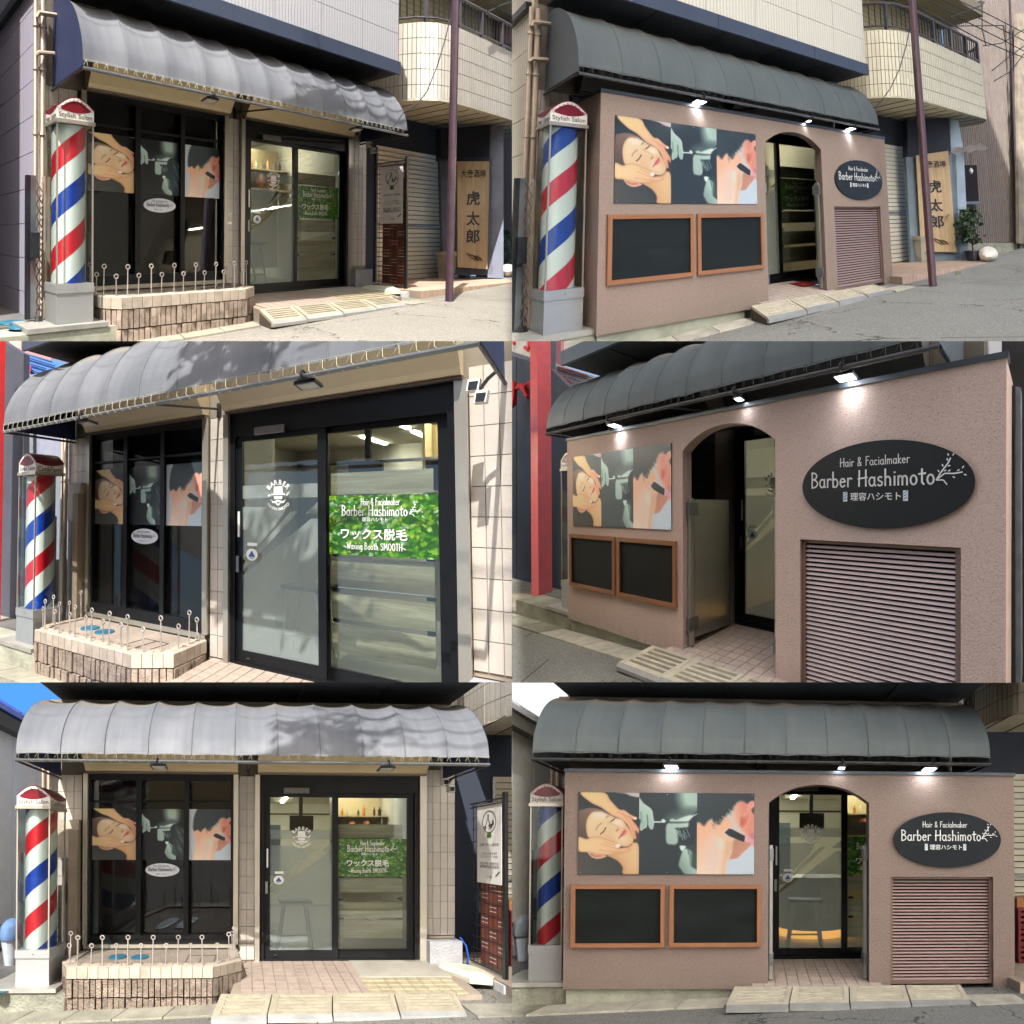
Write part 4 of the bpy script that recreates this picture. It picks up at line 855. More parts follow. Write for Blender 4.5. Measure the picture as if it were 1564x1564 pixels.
# ------------------------------------------------------------------ before: glazed front with planter
def front_before(bld):
    tiles(bld, .36, 4, .1, -.1, 2.34); tiles(bld, 2.735, 2, .098, .0, 2.34); tiles(bld, 5.13, 4, .096, .28, 2.44)
    mb = MB(); mb.box(5.12, 5.53, -.1, .27, -.2, .14); mk('column_foot', mb, plain('cement_foot', (150, 150, 152), .85, 0, .25, 4, .4, 30), bld)
    al = black_al()
    wn = thing('shop_window', (1.75, .2, 0), 'dark three pane shop window with posters and oval sticker, '+S.ph, 'window', 'three pane windows of the shop')
    mb = MB(); mb.box(.80, 2.70, .17, .215, -.1, .04); mb.box(.79, .845, .215, 2.35, -.1, .045); mb.box(2.665, 2.725, .215, 2.35, -.1, .045); mk('steel_surround', mb, steel(), wn)
    mb = MB(); mb.box(.845, 2.665, 2.28, 2.35, -.08, .01); mb.box(.845, 2.665, .215, .33, -.08, .01)
    for a, b in ((.845, .875), (1.435, 1.50), (2.035, 2.095), (2.63, 2.665)): mb.box(a, b, .33, 2.28, -.08, .01)
    mb.box(.875, 2.63, 2.0, 2.02, -.07, -.0); mk('window_frame', mb, al, wn)
    mb = MB(); mb.box(.85, 2.66, .2, 2.35, -.32, -.3); mk('dark_backing', mb, plain('black_blind', (7, 7, 8), .9, spec=.1), wn)
    gl = glass('window_glass', (200, 204, 206), 1.0, .005, .08, .065)
    for a, b in ((.875, 1.435), (1.50, 2.035), (2.095, 2.63)): mb = MB(); mb.box(a, b, .33, 2.28, -.03, -.024); mk('pane', mb, gl, wn)
    dk = (24, 28, 32)
    for k, (a, b, kd, u0, u1) in enumerate(((.88, 1.432, 'face', .03, .93), (1.503, 2.032, 'cut', .0, 1.), (2.1, 2.628, 'neck', .135, .98))):
        mb = print_sheet(kd, dk, a, b, 1.272, 1.92, -.02, u0, u1, .04 if kd == 'face' else 0., 1.)
        o = mk('poster', mb, m_print('poster_print'), wn); tagit(o, 'poster of '+['a face massage', 'hands cutting hair', 'a nape being shaved'][k]) if o else None
    mb = MB(); c = (1.765, 1.145, -.016); mb.add([(c[0]+.215*cos(k*pi/20), c[1]+.085*sin(k*pi/20), c[2]) for k in range(40)], [tuple(range(40))]); o = mk('oval_sticker', mb, plain('sticker_white', (226, 228, 236), .4), wn)
    if o:
        mb = MB(); u, v = (1, 0, 0), (0, 1, 0); hand(mb, 'Hair & Facialmaker', (1.76, 1.195, -.013), u, v, .022, .2, .14); hand(mb, 'Barber Hashimoto', (1.74, 1.15, -.013), u, v, .05, .3, .12); twig(mb, (1.9, 1.14, -.013), u, v, .05)
        text_on(mb, '理容ハシモト', (1.75, 1.095, -.013), u, v, .13); mk('sticker_lettering', mb, plain('sticker_ink', (110, 118, 130), .5), o)
    if S.i == 1:   # smiling mark on the top of the third pane
        mb = MB(); mb.tube([(2.36+.13*cos(radians(a)), 2.06+.07*sin(radians(a)), -.018) for a in range(200, 345, 12)], .0022, 4); mk('smile_mark', mb, plain('grey_mark', (66, 66, 68), .5), wn)
    # planter of split faced blocks
    t = thing('planter', (1.75, -.33, .45), 'low block planter with smooth cap blocks under the window, '+S.ph, 'planter', 'block planters under the window')
    path = [(.80, .1), (.80, .56), (.945, .765), (2.48, .765), (2.78, .54), (2.72, .03)]
    mb = MB(); inner = [(.86, 0), (.86, .55), (.97, .7), (2.46, .7), (2.7, .52), (2.66, 0)]
    mb.prism([(a, -.4, d) for a, d in inner][::-1], (0, .545, 0)); mk('planter_core', mb, grout(), t)
    mb = MB(); mb.prism([(a, .145, d) for a, d in inner][::-1], (0, .006, 0)); mk('planter_top', mb, plain('planter_cement', (140, 128, 116), .9, 0, .25, 4, .5, 40), t)
    capm = plain('cap_block', (170, 157, 142), .8, 0, .24, 6, .35, 60); split = plain('split_block', (148, 132, 118), .92, 0, .35, 12, .9, 55)
    R = random.Random(1)
    for (p, q) in zip(path[:-1], path[1:]):
        p, q = np.array(p), np.array(q); L = np.hypot(*(q-p)); u = (q-p)/L; nrm = np.array([-u[1], u[0]])
        if nrm[0]*(1.75-p[0])+nrm[1]*(.3-p[1]) > 0: nrm = -nrm
        n = max(1, round(L/.107)); w_ = L/n
        for i in range(n):
            a, b = p+u*(w_*i+.0025), p+u*(w_*(i+1)-.0025); ia, ib = a-nrm*.12, b-nrm*.12
            c1 = .045; t1 = .172
            mb = MB(); mb.hexa([(a[0], c1, a[1]), (b[0], c1, b[1]), (ib[0], c1, ib[1]), (ia[0], c1, ia[1])], [(a[0], t1-.012, a[1]), (b[0], t1-.012, b[1]), (ib[0], t1, ib[1]), (ia[0], t1, ia[1])])
            a2, b2 = a-nrm*.018, b-nrm*.018
            mb.add([(a[0], t1-.012, a[1]), (b[0], t1-.012, b[1]), (b2[0], t1+.001, b2[1]), (a2[0], t1+.001, a2[1])], [(0, 1, 2, 3)]); mk('cap_block', mb, capm, t)
        n = max(1, round(L/.32)); w_ = L/n
        for row, (h0, h1) in enumerate(((-.150, .034), (-.42, -.165))):
            for i in range(n):
                a, b = p+u*(w_*i+.003), p+u*(w_*(i+1)-.003); mb = MB(); m = max(1, round(w_/.06)); ww = (w_-.006)/m
                for k in range(m):
                    e = R.uniform(.002, .022); x0, x1 = a+u*(ww*k+.005), a+u*(ww*(k+1)-.005); f0, f1 = x0+nrm*(e-.01), x1+nrm*(e-.012+R.uniform(0, .006)); g0, g1 = x0-nrm*.05, x1-nrm*.05
                    hm = (h0+h1)/2+R.uniform(-.02, .02); e2 = nrm*R.uniform(-.006, .007)
                    mb.hexa([(g0[0], h0, g0[1]), (g1[0], h0, g1[1]), (f1[0], h0, f1[1]), (f0[0], h0, f0[1])], [(g0[0], hm, g0[1]), (g1[0], hm, g1[1]), (f1[0]+e2[0], hm, f1[1]+e2[1]), (f0[0]+e2[0], hm, f0[1]+e2[1])])
                    mb.hexa([(g0[0], hm, g0[1]), (g1[0], hm, g1[1]), (f1[0]+e2[0], hm, f1[1]+e2[1]), (f0[0]+e2[0], hm, f0[1]+e2[1])], [(g0[0], h1, g0[1]), (g1[0], h1, g1[1]), (f1[0], h1, f1[1]), (f0[0], h1, f0[1])])
                mk('split_block', mb, split, t)
    # iron ring rods
    rod = plain('weathered_iron', (168, 160, 154), .5, .25, .35, 9)
    pts = [(.86, .14), (.86, .3), (.86, .5), (.93, .66)]+[(1.03+.133*k, .70-(.03 if k % 2 else 0)) for k in range(11)]+[(2.52, .66), (2.64, .56), (2.7, .4), (2.68, .24), (2.66, .1)]
    for k, (a, d) in enumerate(pts):
        hh = .30 if k % 2 == 0 else .205; lean = R.uniform(-.008, .008)
        mb = MB(); mb.tube([(a, .14, d), (a+lean, .17+hh-.03, d)], .0068, 6); mb.ring((a+lean, .17+hh-.008, d), .021, .0068); mk('ring_rod', mb, rod, t, smooth=True)
    for x, dd in ((1.34, .36), (1.6, .37)) if S.i != 1 else ():
        mb = MB(); mb.lathe((x, .151, dd), [(.1, 0), (.1, .012), (.085, .016)], 20); mk('manhole_cover', mb, plain('teal_lid', (44, 102, 126), .5, 0, .15), None, 'round blue drain lid on the planter top, %s one %s' % ('left' if x < 1.5 else 'right', S.ph), 'lid', 'blue drain lids on the planters')
    mb = MB()
    for k in range(3): mb.box(2.15+k*.16, 2.157+k*.16, .15, .156, .3, .58)
    mb.box(2.15, 2.48, .15, .156, .3, .306); mk('hatch_joint', mb, plain('joint_dark', (60, 52, 46), .9), t)
    kerbstones(-1.4, 2.6, .74, 1.02, 8)
def right_before():
    # mesh screen with timber-look mat and banner
    f = thing('mesh_screen', (5.72, -.03, .38), 'dark wire mesh screen with brown panel mat and white banner, '+S.ph, 'screen', 'mesh screens beside the shop')
    mb = MB(); mb.box(5.70, 5.74, -.05, 2.06, .62, .66); mk('post', mb, black_al(), f)
    mb = MB()
    for k in range(9): mb.tube([(5.745, -.0, .02+.075*k), (5.745, 2.0, .02+.075*k)], .004, 4)
    h = .02
    while h < 2.0: mb.tube([(5.745, h, .0), (5.745, h, .63)], .004, 4); h += .15
    mk('wire_mesh', mb, darkmet(), f)
    for h in (2.0, -.0): mb = MB(); mb.tube([(5.72, h, .0), (5.72, h, .63)], .012, 6); mb.tube([(5.72, h-.05, .0), (5.72, h-.05, .63)], .008, 6); mk('mesh_edge', mb, darkmet(), f)
    wd = m_wood('red_brown_mat', (74, 28, 18), (134, 62, 38), 1., 1); n = 0
    for r_ in range(13):
        for c_ in range(3):
            d0 = .165+c_*.148; h0 = .03+r_*.15
            mb = MB(); mb.box(5.748, 5.758, h0+.003, h0+.147, d0+.003, d0+.145); o = mk('mat_panel', mb, wd, f)
            if (r_+c_) % 2 and r_ < 7:
                mb = MB()
                for q in range(2): mb.box(5.746, 5.7485, h0+.045+.05*q, h0+.053+.05*q, d0+.02, d0+.13); mb.box(5.758, 5.759, h0+.04, h0+.05, d0, d0+.01)
                mk('mat_slit', mb, plain('slit_light', (196, 188, 180), .6), f)
    mb = MB(); mb.box(5.725, 5.73, 1.01, 1.97, .13, .57); b = thing('banner', (5.72, 1.0, .35), 'white salon banner with scissors drawing tied to the mesh, '+S.ph, 'banner', 'banners on the mesh screens')
    mk('banner_cloth', mb, plain('banner_white', (236, 234, 232), .6, 0, .06), b)
    # printing faces the shop side
    u, v, x = (0, 0, 1), (0, 1, 0), 5.722; ink = MB()
    o_ = (x, 1.75, .36)
    P = [(x, 1.75+.13*sin(a), .36+.12*cos(a)) for a in np.linspace(0, 2*pi, 40)]; ink.tube(P, .0035, 4, False)
    ink.tube([(x, 1.69, .29), (x, 1.84, .36)], .004, 4); ink.tube([(x, 1.7, .38), (x, 1.84, .33)], .004, 4); ink.ring((x, 1.68, .285), .018, .004, 's'); ink.ring((x, 1.69, .39), .018, .004, 's'); ink.tube([(x, 1.7, .36), (x, 1.72, .44), (x, 1.76, .43)], .01, 5)
    for h, w_, txt in ((1.475, .34, '広島プライム美容室'), (1.37, .28, 'ヘアカット脱毛専門'), (1.33, .3, 'アンチエイジング施術'), (1.25, .34, '完全予約・個室対応'), (1.21, .34, '美容脱毛完全個室制'), (1.09, .1, 'ご予約')): text_on(ink, txt, (x, h, .36), u, v, w_)
    ink.tube([(x, 1.11, .48), (x, 1.16, .54)], .008, 4)
    mk('banner_ink', ink, inkdk(), b)
    mb = MB(); mb.lathe((5.722, 1.56, .36), [(.04, 0), (.045, .03), (.02, .06)], 8); mb.v = [(5.722, y, z) for x_, y, z in mb.v]; mk('banner_leaf', mb, plain('leaf_green', (110, 180, 50), .5), b)
    # pale plastic foot
    mb = MB(); out_ = [(5.16, .22), (5.24, .12), (5.48, .12), (5.62, .3), (5.66, .55), (5.56, .66), (5.34, .6)]
    lo = [(a, -.09, d) for a, d in out_]; c = np.mean(out_, 0); hi = [(c[0]+(a-c[0])*.66, .02, c[1]+(d-c[1])*.66) for a, d in out_]; mid = [(a, -.03, d) for a, d in out_]; n = len(out_)
    mb.add(lo+mid+hi, [(i, n+i, n+(i+1) % n, (i+1) % n) for i in range(n)]+[(n+i, 2*n+i, 2*n+(i+1) % n, n+(i+1) % n) for i in range(n)]+[tuple(range(2*n, 3*n))[::-1]])
    mk('weighted_base', mb, plain('pale_green_plastic', (196, 200, 180), .4, 0, .1), None, 'pale plastic water filled base lying by the column, '+S.ph, 'base', 'plastic bases by the column')
    mb = MB(); mb.box(5.6, 5.82, -.2, -.05, .56, .78); mk('post_block', mb, plain('light_block', (196, 196, 196), .8), None, 'light concrete footing block under the screen post, '+S.ph, 'block', 'footing blocks')
    if S.i == 5:
        mb = MB(); mb.tube([(5.55, .3, .05), (5.6, .2, .1), (5.62, .05, .12), (5.6, -.05, .1)], .012, 6); mk('blue_hose', mb, plain('blue_hose', (40, 90, 180), .4), None, 'short blue hose hanging behind the mesh screen in the bottom left view', 'hose', smooth=True)

def twin_lamp():
    t = thing('security_light', (5.26, 2.2, .3), 'small white twin head security light under the right awning end, '+S.ph, 'lamp', 'security lights')
    wl = plain('lamp_white', (214, 214, 206), .4)
    for q in ((5.22, 2.22, .3), (5.27, 2.13, .34)):
        s_, h, d = q; mb = MB(); mb.hexa([(s_-.04, h-.03, d-.03), (s_+.03, h-.03, d-.04), (s_+.03, h-.03, d+.04), (s_-.04, h-.03, d+.05)], [(s_-.03, h+.05, d-.04), (s_+.04, h+.05, d-.05), (s_+.04, h+.05, d+.02), (s_-.03, h+.05, d+.03)]); hd = mk('lamp_head', mb, wl, t)
        if hd: mb = MB(); mb.hexa([(s_-.03, h-.022, d+.045), (s_+.022, h-.022, d+.038), (s_+.022, h-.022, d+.046), (s_-.03, h-.022, d+.053)], [(s_-.024, h+.03, d+.034), (s_+.03, h+.03, d+.026), (s_+.03, h+.03, d+.034), (s_-.024, h+.03, d+.042)]); mk('lens', mb, darkmet(), hd)
    mb = MB(); mb.tube([(5.24, 2.18, .3), (5.3, 2.26, .3), (5.35, 2.3, .3)], .012, 6); mk('bracket', mb, darkmet(), t)

# ------------------------------------------------------------------ after: stucco screen wall
def front_after(bld):
    tiles(bld, .36, 4, .1, -.1, 2.34)
    for a, b in ((2.7, 2.93), (5.13, 5.5)): mb = MB(); mb.box(a, b, -.1, 2.35, -.2, .02); mk('inner_pier', mb, tilem(), bld)
    bl = thing('window_blind', (1.75, .1, 0), 'dark closed slatted blind on the old window behind the stucco wall, '+S.ph, 'blind', 'dark blinds behind the stucco wall')
    for k in range(20): piece('blind_slat', 'bsl', lambda m: m.hexa([(0, 0, 0), (1.9, 0, 0), (1.9, 0, .012), (0, 0, .012)], [(0, .105, -.012), (1.9, .105, -.012), (1.9, .105, 0), (0, .105, 0)]), plain('blind_grey', (96, 102, 106), .5), bl, (.8, .12+.11*k, 0))
    mb = MB(); mb.box(.8, 2.7, 0, 2.36, -.2, -.05); mk('blind_backing', mb, plain('blind_dark', (70, 74, 78), .8), bl)
    w0, w1, h0, h1, D, T = .775, 5.70, -.13, 2.19, .775, .12
    aL, aR, hs, ht = 2.965, 4.072, 1.885, 2.085; lL, lR, lb, lt = 4.307, 5.46, -.105, 1.077
    t = thing('screen_wall', (3.2, -.3, D-.06), 'mauve stucco screen wall with arched doorway and louvre opening, '+S.ph, 'wall', 'stucco screen walls')
    # front face cut round arch and louvre, built as strips
    n = 26; arcp = []
    for k in range(n+1):
        x = aL+(aR-aL)*k/n; xx = (x-(aL+aR)/2)/((aR-aL)/2); arcp.append((x, hs+(ht-hs)*(1-xx*xx*(.82+.18*xx*xx))))
    wt = 2.2
    def slab(mb, pts):  # pts (s,h) ccw seen from street
        mb.prism([(a, h, D-T) for a, h in pts], (0, 0, T))
    hb = lambda s_: -.125-.008*(s_-.775)
    mb = MB()
    slab(mb, [(w0, hb(w0)), (aL, hb(aL)), (aL, wt), (w0, wt)]); slab(mb, [(aR, hb(aR)), (lL, hb(lL)), (lL, wt), (aR, wt)]); slab(mb, [(lL, lt), (lR, lt), (lR, wt), (lL, wt)]); slab(mb, [(lR, hb(lR)), (w1, hb(w1)), (w1, wt), (lR, wt)])
    for k in range(n): (x0, y0), (x1, y1) = arcp[k], arcp[k+1]; slab(mb, [(x0, y0), (x1, y1), (x1, wt), (x0, wt)])
    mb.box(w0, w0+.12, hb(w0), wt, .05, D-T); mb.box(w1-.12, w1, -.17, wt, .05, D-T)
    mk('stucco_face', mb, m_stucco(), t)
    mb = MB(); mb.box(w0-.005, w1+.01, wt, wt+.035, D-T-.02, D+.012); mb.box(w0+.02, w1-.02, wt, wt+.03, .1, D-T-.02); mk('metal_coping', mb, plain('slate_coping', (74, 82, 90), .45, .3), t)
    mb = MB(); mb.box(w0+.02, 2.6, -.42, hb(w0)-.003, D-T, D-.035); mk('concrete_base', mb, plain('green_grey_base', (166, 168, 152), .9, 0, .25, 4, .5, 30), t)
    mb = MB(); mb.box(4.08, 5.68, -.42, -.16, D-T, D-.01); mk('concrete_base', mb, conc(), t)
    # louvre
    L = thing('louvre_panel', (4.88, lb, D-.05), 'mauve brown louvred panel of thin slats set in the stucco wall, '+S.ph, 'louvre', 'louvred panels in the stucco wall')
    f = .035; z0, z1 = D-.075, D-.025
    mb = MB(); mb.box(lL, lL+f, lb, lt, z0, z1); mb.box(lR-f, lR, lb, lt, z0, z1); mb.box(lL+f, lR-f, lb, lb+f*1.3, z0, z1); mb.box(lL+f, lR-f, lt-f*.8, lt, z0, z1); mk('louvre_frame', mb, brownm(), L)
    mb = MB(); mb.box(lL, lR, lb, lt, D-T-.06, D-T-.04); mk('louvre_backing', mb, plain('louvre_dark', (40, 30, 32), .8), L)
    ns = 31; p = (lt-lb-f*2.1)/ns
    for k in range(ns):
        piece('slat', 'slat', lambda m: m.hexa([(0, .000, .004), (lR-lL-2*f, .000, .004), (lR-lL-2*f, .000, .02), (0, .000, .02)], [(0, p*.55, -.004), (lR-lL-2*f, p*.55, -.004), (lR-lL-2*f, p*.5, .012), (0, p*.5, .012)]), slatm(), L, (lL+f, lb+f*1.3+p*k, D-.055))
    for h in (.1, .4, .75, 1.0): mb = MB(); mb.tube([(lR-.01, h, D-.02), (lR-.01, h+.03, D-.02)], .008, 6); mk('hinge', mb, brownm(), L)
    # printed pictures on the wall
    pl = thing('picture_board', (1.87, 1.1, D), 'wide three picture board on the stucco wall left of the arch, '+S.ph, 'picture board', 'picture boards on the stucco wall')
    mb = MB(); mb.box(.925, 2.81, 1.1, 1.982, D, D+.008); mk('board', mb, plain('board_edge', (60, 70, 76), .5), pl)
    bk = (70, 82, 86) if S.i == 4 else (44, 55, 60)  # lifted blacks put a milky reflection into the print
    for k, (a, b, kd) in enumerate(((.928, 1.57, 'face'), (1.57, 2.19, 'cut'), (2.19, 2.808, 'neck'))):
        u0, u1, v0, v1 = {'face': (0, 1, 0, 1), 'cut': (0, .80, .04, .966), 'neck': (.287, .975, .083, .989)}[kd]; mb = print_sheet(kd, bk, a, b, 1.103, 1.98, D+.0095, u0, u1, v0, v1); mb.col[:, :3] *= {2: .8, 4: 1.4, 6: .74}[S.i]; o = mk('picture', mb, m_print('poster_print_matt', .45), pl); tagit(o, 'picture of '+['a face massage', 'hands cutting hair', 'a nape being shaved'][k]) if o else None
    for x_ in (.95, 1.87, 2.785):
        for y_ in (1.12, 1.962): mb = MB(); mb.tube([(x_, y_, D+.009), (x_, y_, D+.013)], .006, 8); mk('fixing_screw', mb, galv(), pl)
    # chalkboards
    wf = m_wood('orange_pine', (138, 90, 58), (166, 116, 80), .8, 0)
    wfv = m_wood('orange_pine_v', (138, 90, 58), (166, 116, 80), .8, 1)
    for k, (a, b) in enumerate(((.86, 1.853), (1.903, 2.887))):
        t2 = thing('chalkboard', ((a+b)/2, .32, D), 'blank blackboard in an orange wooden frame, the %s one of the pair, %s' % (['left', 'right'][k], S.ph), 'chalkboard', 'chalkboards on the stucco wall')
        e = .045; z = D+.028
        mb = MB(); mb.box(a+e, b-e, .32+e, .99-e, D+.002, D+.012); mk('slate', mb, plain('chalk_black', (27, 32, 32), .6, 0, .4, 3.5, spec=.15, stretch=(.5, 1.6, 1)), t2)
        for q in ((a, b, .99-e, .99), (a, b, .32, .32+e)): mb = MB(); mb.box(q[0], q[1], q[2], q[3], D+.001, z); mk('frame_rail', mb, wf, t2)
        for q in ((a, a+e), (b-e, b)): mb = MB(); mb.box(q[0], q[1], .32+e, .99-e, D+.001, z); mk('frame_stile', mb, wfv, t2)
    # oval sign
    t3 = thing('oval_sign', (4.94, 1.18, D), 'dark oval name sign with white hand lettering above the louvre, '+S.ph, 'sign', 'oval name signs')
    c = (4.94, 1.485); a_, b_ = .60, .305
    mb = MB(); mb.prism([(c[0]+a_*cos(q), c[1]+b_*sin(q), D+.001) for q in np.linspace(0, 2*pi, 65)[:-1]], (0, 0, .018)); mk('plate', mb, plain('oval_black', (32, 37, 41), .5, 0, .05, spec=.2), t3)
    u, v, z = (1, 0, 0), (0, 1, 0), D+.0215; mb = MB()
    hand(mb, 'Hair & Facialmaker', (4.91, 1.648, z), u, v, .062, .5, .1); hand(mb, 'Barber Hashimoto', (4.87, 1.522, z), u, v, .112, .9, .105); twig(mb, (5.32, 1.50, z), u, v, .17)
    text_on(mb, '理容ハシモト', (4.92, 1.405, z), u, v, .36, off=.012); mk('lettering', mb, white(), t3)
    for x in (4.70, 5.13):
        mb = MB(); mb.box(x-.016, x+.016, 1.37, 1.44, D+.0195, z); pm = mk('pole_emblem', mb, white(), t3)
        mb = MB()
        for q in range(3): mb.quad((x-.012, 1.378+q*.02, z+.002), (x+.012, 1.392+q*.02, z+.002), (x+.012, 1.4+q*.02, z+.002), (x-.012, 1.386+q*.02, z+.002))
        if pm: mk('emblem_stripes', mb, plain('sky_blue_ink', (90, 160, 210), .5), pm)
    # pair of steel half doors folded back into the arch
    for k, s_ in enumerate((3.0, 4.045)):
        t4 = thing('half_door', (s_, .0, .4), 'brushed steel swing door panel opened inward at the %s side of the arch, %s' % (['left', 'right'][k], S.ph), 'door', 'steel swing doors in the arch')
        e = (s_, .13) if k == 0 else (4.42, .3)
        mb = MB(); mb.hexa([(s_-.011, .02, .66), (s_+.011, .02, .66), (e[0]+.011, .02, e[1]), (e[0]-.011, .02, e[1])], [(s_-.011, 1.41, .66), (s_+.011, 1.41, .66), (e[0]+.011, 1.41, e[1]), (e[0]-.011, 1.41, e[1])]); mk('door_panel', mb, plain('mirror_steel', (196, 190, 178), .34, .75, .12, 3, stretch=(.4, 3, .4)), t4)
        mb = MB(); mb.box(s_-.02, s_+.015, -.05, 1.42, .67, .72); mk('door_post', mb, plain('post_steel', (176, 176, 168), .4, .6, .1), t4)
        for h in (.1, 1.25): mb = MB(); mb.box(s_-.022, s_+.022, h, h+.13, .62, .74); mk('hinge_block', mb, galv(), t4)
    if S.i == 2:
        mb = MB(); mb.box(3.95, 4.3, -.03, -.015, .05, .45); mk('door_mat', mb, plain('red_mat', (150, 20, 30), .9), None, 'small red mat lying by the steel door in the top right view', 'mat')
    kerbstones(.6, 2.6, .745, 1.02, 4); kerbstones(-2.6, .6, .7, 1.02, 5, conc2())

# ------------------------------------------------------------------ neighbouring buildings
def panelw(pts, a, b, thick):
    P = [S.atw(x, y, a, b) for x, y in pts]; mb = MB(); mb.prism(P, (0, 0, -thick)); return mb
def neighbour(bld):
    nb = thing('balcony_building', (7.6, 0, -.6), 'neighbour house with curved cream tiled balcony and dark ground floor, '+S.ph, 'building', 'the house with the curved balcony')
    crm = plain('balcony_tile', (214, 207, 184) if not S.before else (180, 174, 163), .45, 0, .08, 4, .2, 60)
    path = [(5.9, -.75), (5.9, -.35), (5.93, 0), (6.02, .28), (6.2, .52), (6.48, .7), (6.85, .79)]+[(7.25+.42*k, .8) for k in range(7)]+[(10.0, .72), (10.22, .5), (10.3, .15), (10.3, -.6)]
    pp = [np.array(p) for p in path]; seg = [np.hypot(*(b-a)) for a, b in zip(pp[:-1], pp[1:])]; tot = sum(seg)
    def at_len(t):
        for a, b, L in zip(pp[:-1], pp[1:], seg):
            if t <= L: return a+(b-a)*t/L, (b-a)/L
            t -= L
        return pp[-1], (pp[-1]-pp[-2])/seg[-1]
    mb = MB(); m = 60; q = [at_len(tot*k/m)[0] for k in range(m+1)]; bk = [p*[1, 1]-[0, .0] for p in q]
    mb.add([(a, 3.06, d-.02) for a, d in q]+[(a, 4.32, d-.02) for a, d in q], [(k, k+1, m+2+k, m+1+k) for k in range(m)]); mk('balcony_core', mb, plain('dark_grout', (92, 84, 70), .9), nb)
    mb = MB(); mb.prism([(a, 3.045, d) for a, d in q][::-1], (0, .03, 0)); mk('balcony_underside', mb, plain('cream_underside', (206, 200, 176), .7), nb)
    for k in range(12): mb = MB(); s_ = 5.97+k*.36; mb.box(s_, s_+.012, 3.036, 3.046, -.7, .7 if 6.4 < s_ < 10 else .3); mk('underside_joint', mb, plain('dark_grout', (92, 84, 70), .9), nb)
    n = 92; w_ = tot/n; rest = MB()
    for i in range(n):
        (a, ta), (b, tb) = at_len(w_*i+.005), at_len(w_*(i+1)-.005); na, nb_ = np.array([-ta[1], ta[0]]), np.array([-tb[1], tb[0]])
        for r_ in range(5):
            h0 = 3.05+r_*.256+.005; h1 = h0+.246
            mb = MB(); mb.hexa([(a[0]-na[0]*.02, h0, a[1]-na[1]*.02), (b[0]-nb_[0]*.02, h0, b[1]-nb_[1]*.02), (b[0], h0, b[1]), (a[0], h0, a[1])][::1], [(a[0]-na[0]*.02, h1, a[1]-na[1]*.02), (b[0]-nb_[0]*.02, h1, b[1]-nb_[1]*.02), (b[0], h1, b[1]), (a[0], h1, a[1])])
            if 14 <= i < 72: mk('balcony_tile', mb, crm, nb)
            else: rest.add(mb.v, mb.f)
    tagit(mk('balcony_tile_field', rest, crm, nb), kind='stuff')
    rm = plain('railing_grey', (98, 94, 98), .5, .3)
    for h, r_ in ((4.86, .03), (4.42, .02)): mb = MB(); mb.tube([(a, h, d-.06) for a, d in q[2:-2]], r_, 6); mk('rail', mb, rm, nb)
    for k in range(8): (a, t_) = at_len(tot*(.12+.76*k/7)); mb = MB(); mb.box(a[0]-.025, a[0]+.025, 4.33, 4.88, a[1]-.1, a[1]-.04); mk('rail_post', mb, rm, nb)
    for k in range(52): (a, t_) = at_len(tot*(.08+.86*k/52)); mb = MB(); mb.box(a[0]-.008, a[0]+.008, 4.42, 4.84, a[1]-.068, a[1]-.052); mk('baluster', mb, plain('baluster_dark', (40, 38, 42), .5), nb)
    # upper wall and the lintel below the balcony
    up = plain('upper_cream_wall', (190, 180, 144), .7, 0, .12); UE = S.at(1437, 60, 'd', -.75)[0] if S.i == 2 else 11.6
    if S.i in (1, 2):
        mb = MB(); mb.box(6.0, UE, 3.1, 8, -.95, -.75); mk('upper_wall', mb, up, nb)
        for k in range(26): mb = MB(); mb.box(6.0, UE, 4.3+k*.12, 4.306+k*.12, -.75, -.745); mk('wall_course', mb, plain('dark_grout', (92, 84, 70), .9), nb)
        mb = MB(); mb.box(6.3, 7.3, 4.2, 5.9, -.745, -.72); mk('upper_window', mb, glass('upper_glass', (120, 150, 190), 2.), nb)
        mb = MB(); mb.box(5.8, UE+.1, 6.0, 6.3, -.9, .4); mk('eave', mb, plain('eave_beige', (150, 140, 118), .7), nb)
    SR = 8.45 if S.i in (1, 2) else 7.8
    dk = plain('midnight_wall', (38, 44, 58), .8, 0, .15)
    mb = MB(); mb.box(5.55, 9.4, 2.42, 3.05, -.75, -.45); mb.box(5.55, 6.3, -.1, 2.42, -.75, -.45); mb.box(SR+.06, SR+.4, -.1, 2.42, -.75, -.45); mk('dark_wall', mb, dk, nb)
    sh = thing('roller_shutter', (7.1, 0, -.5), 'closed cream roller shutter beneath the curved balcony, '+S.ph, 'shutter', 'roller shutters next door')
    sm = plain('shutter_cream', (224, 218, 200), .5, .1, .08); h = .0; k = 0
    while h < 2.38:
        piece('slat', 'shut', lambda m: m.hexa([(0, 0, -.01), (SR-6.32, 0, -.01), (SR-6.32, 0, .0), (0, 0, .0)], [(0, .074, -.02), (SR-6.32, .074, -.02), (SR-6.32, .074, .018), (0, .074, .018)]), sm, sh, (6.32, h, -.46)); h += .088
    mb = MB(); mb.box(6.32, SR, 0, 2.42, -.6, -.5); mk('shutter_backing', mb, plain('shutter_dark', (60, 58, 54), .8), sh)
    mb = MB(); mb.box(6.3, 6.34, 0, 2.42, -.47, -.42); mb.box(SR, SR+.06, 0, 2.42, -.47, -.42); mb.box(6.34, SR, 1.0, 1.03, -.44, -.43); mk('shutter_guide', mb, galv(), sh)
    # tiled step
    st = thing('tiled_step', (7.4, -.4, .3), 'low tiled step before the shutter with brick sized edge tiles, '+S.ph, 'step', 'tiled steps next door')
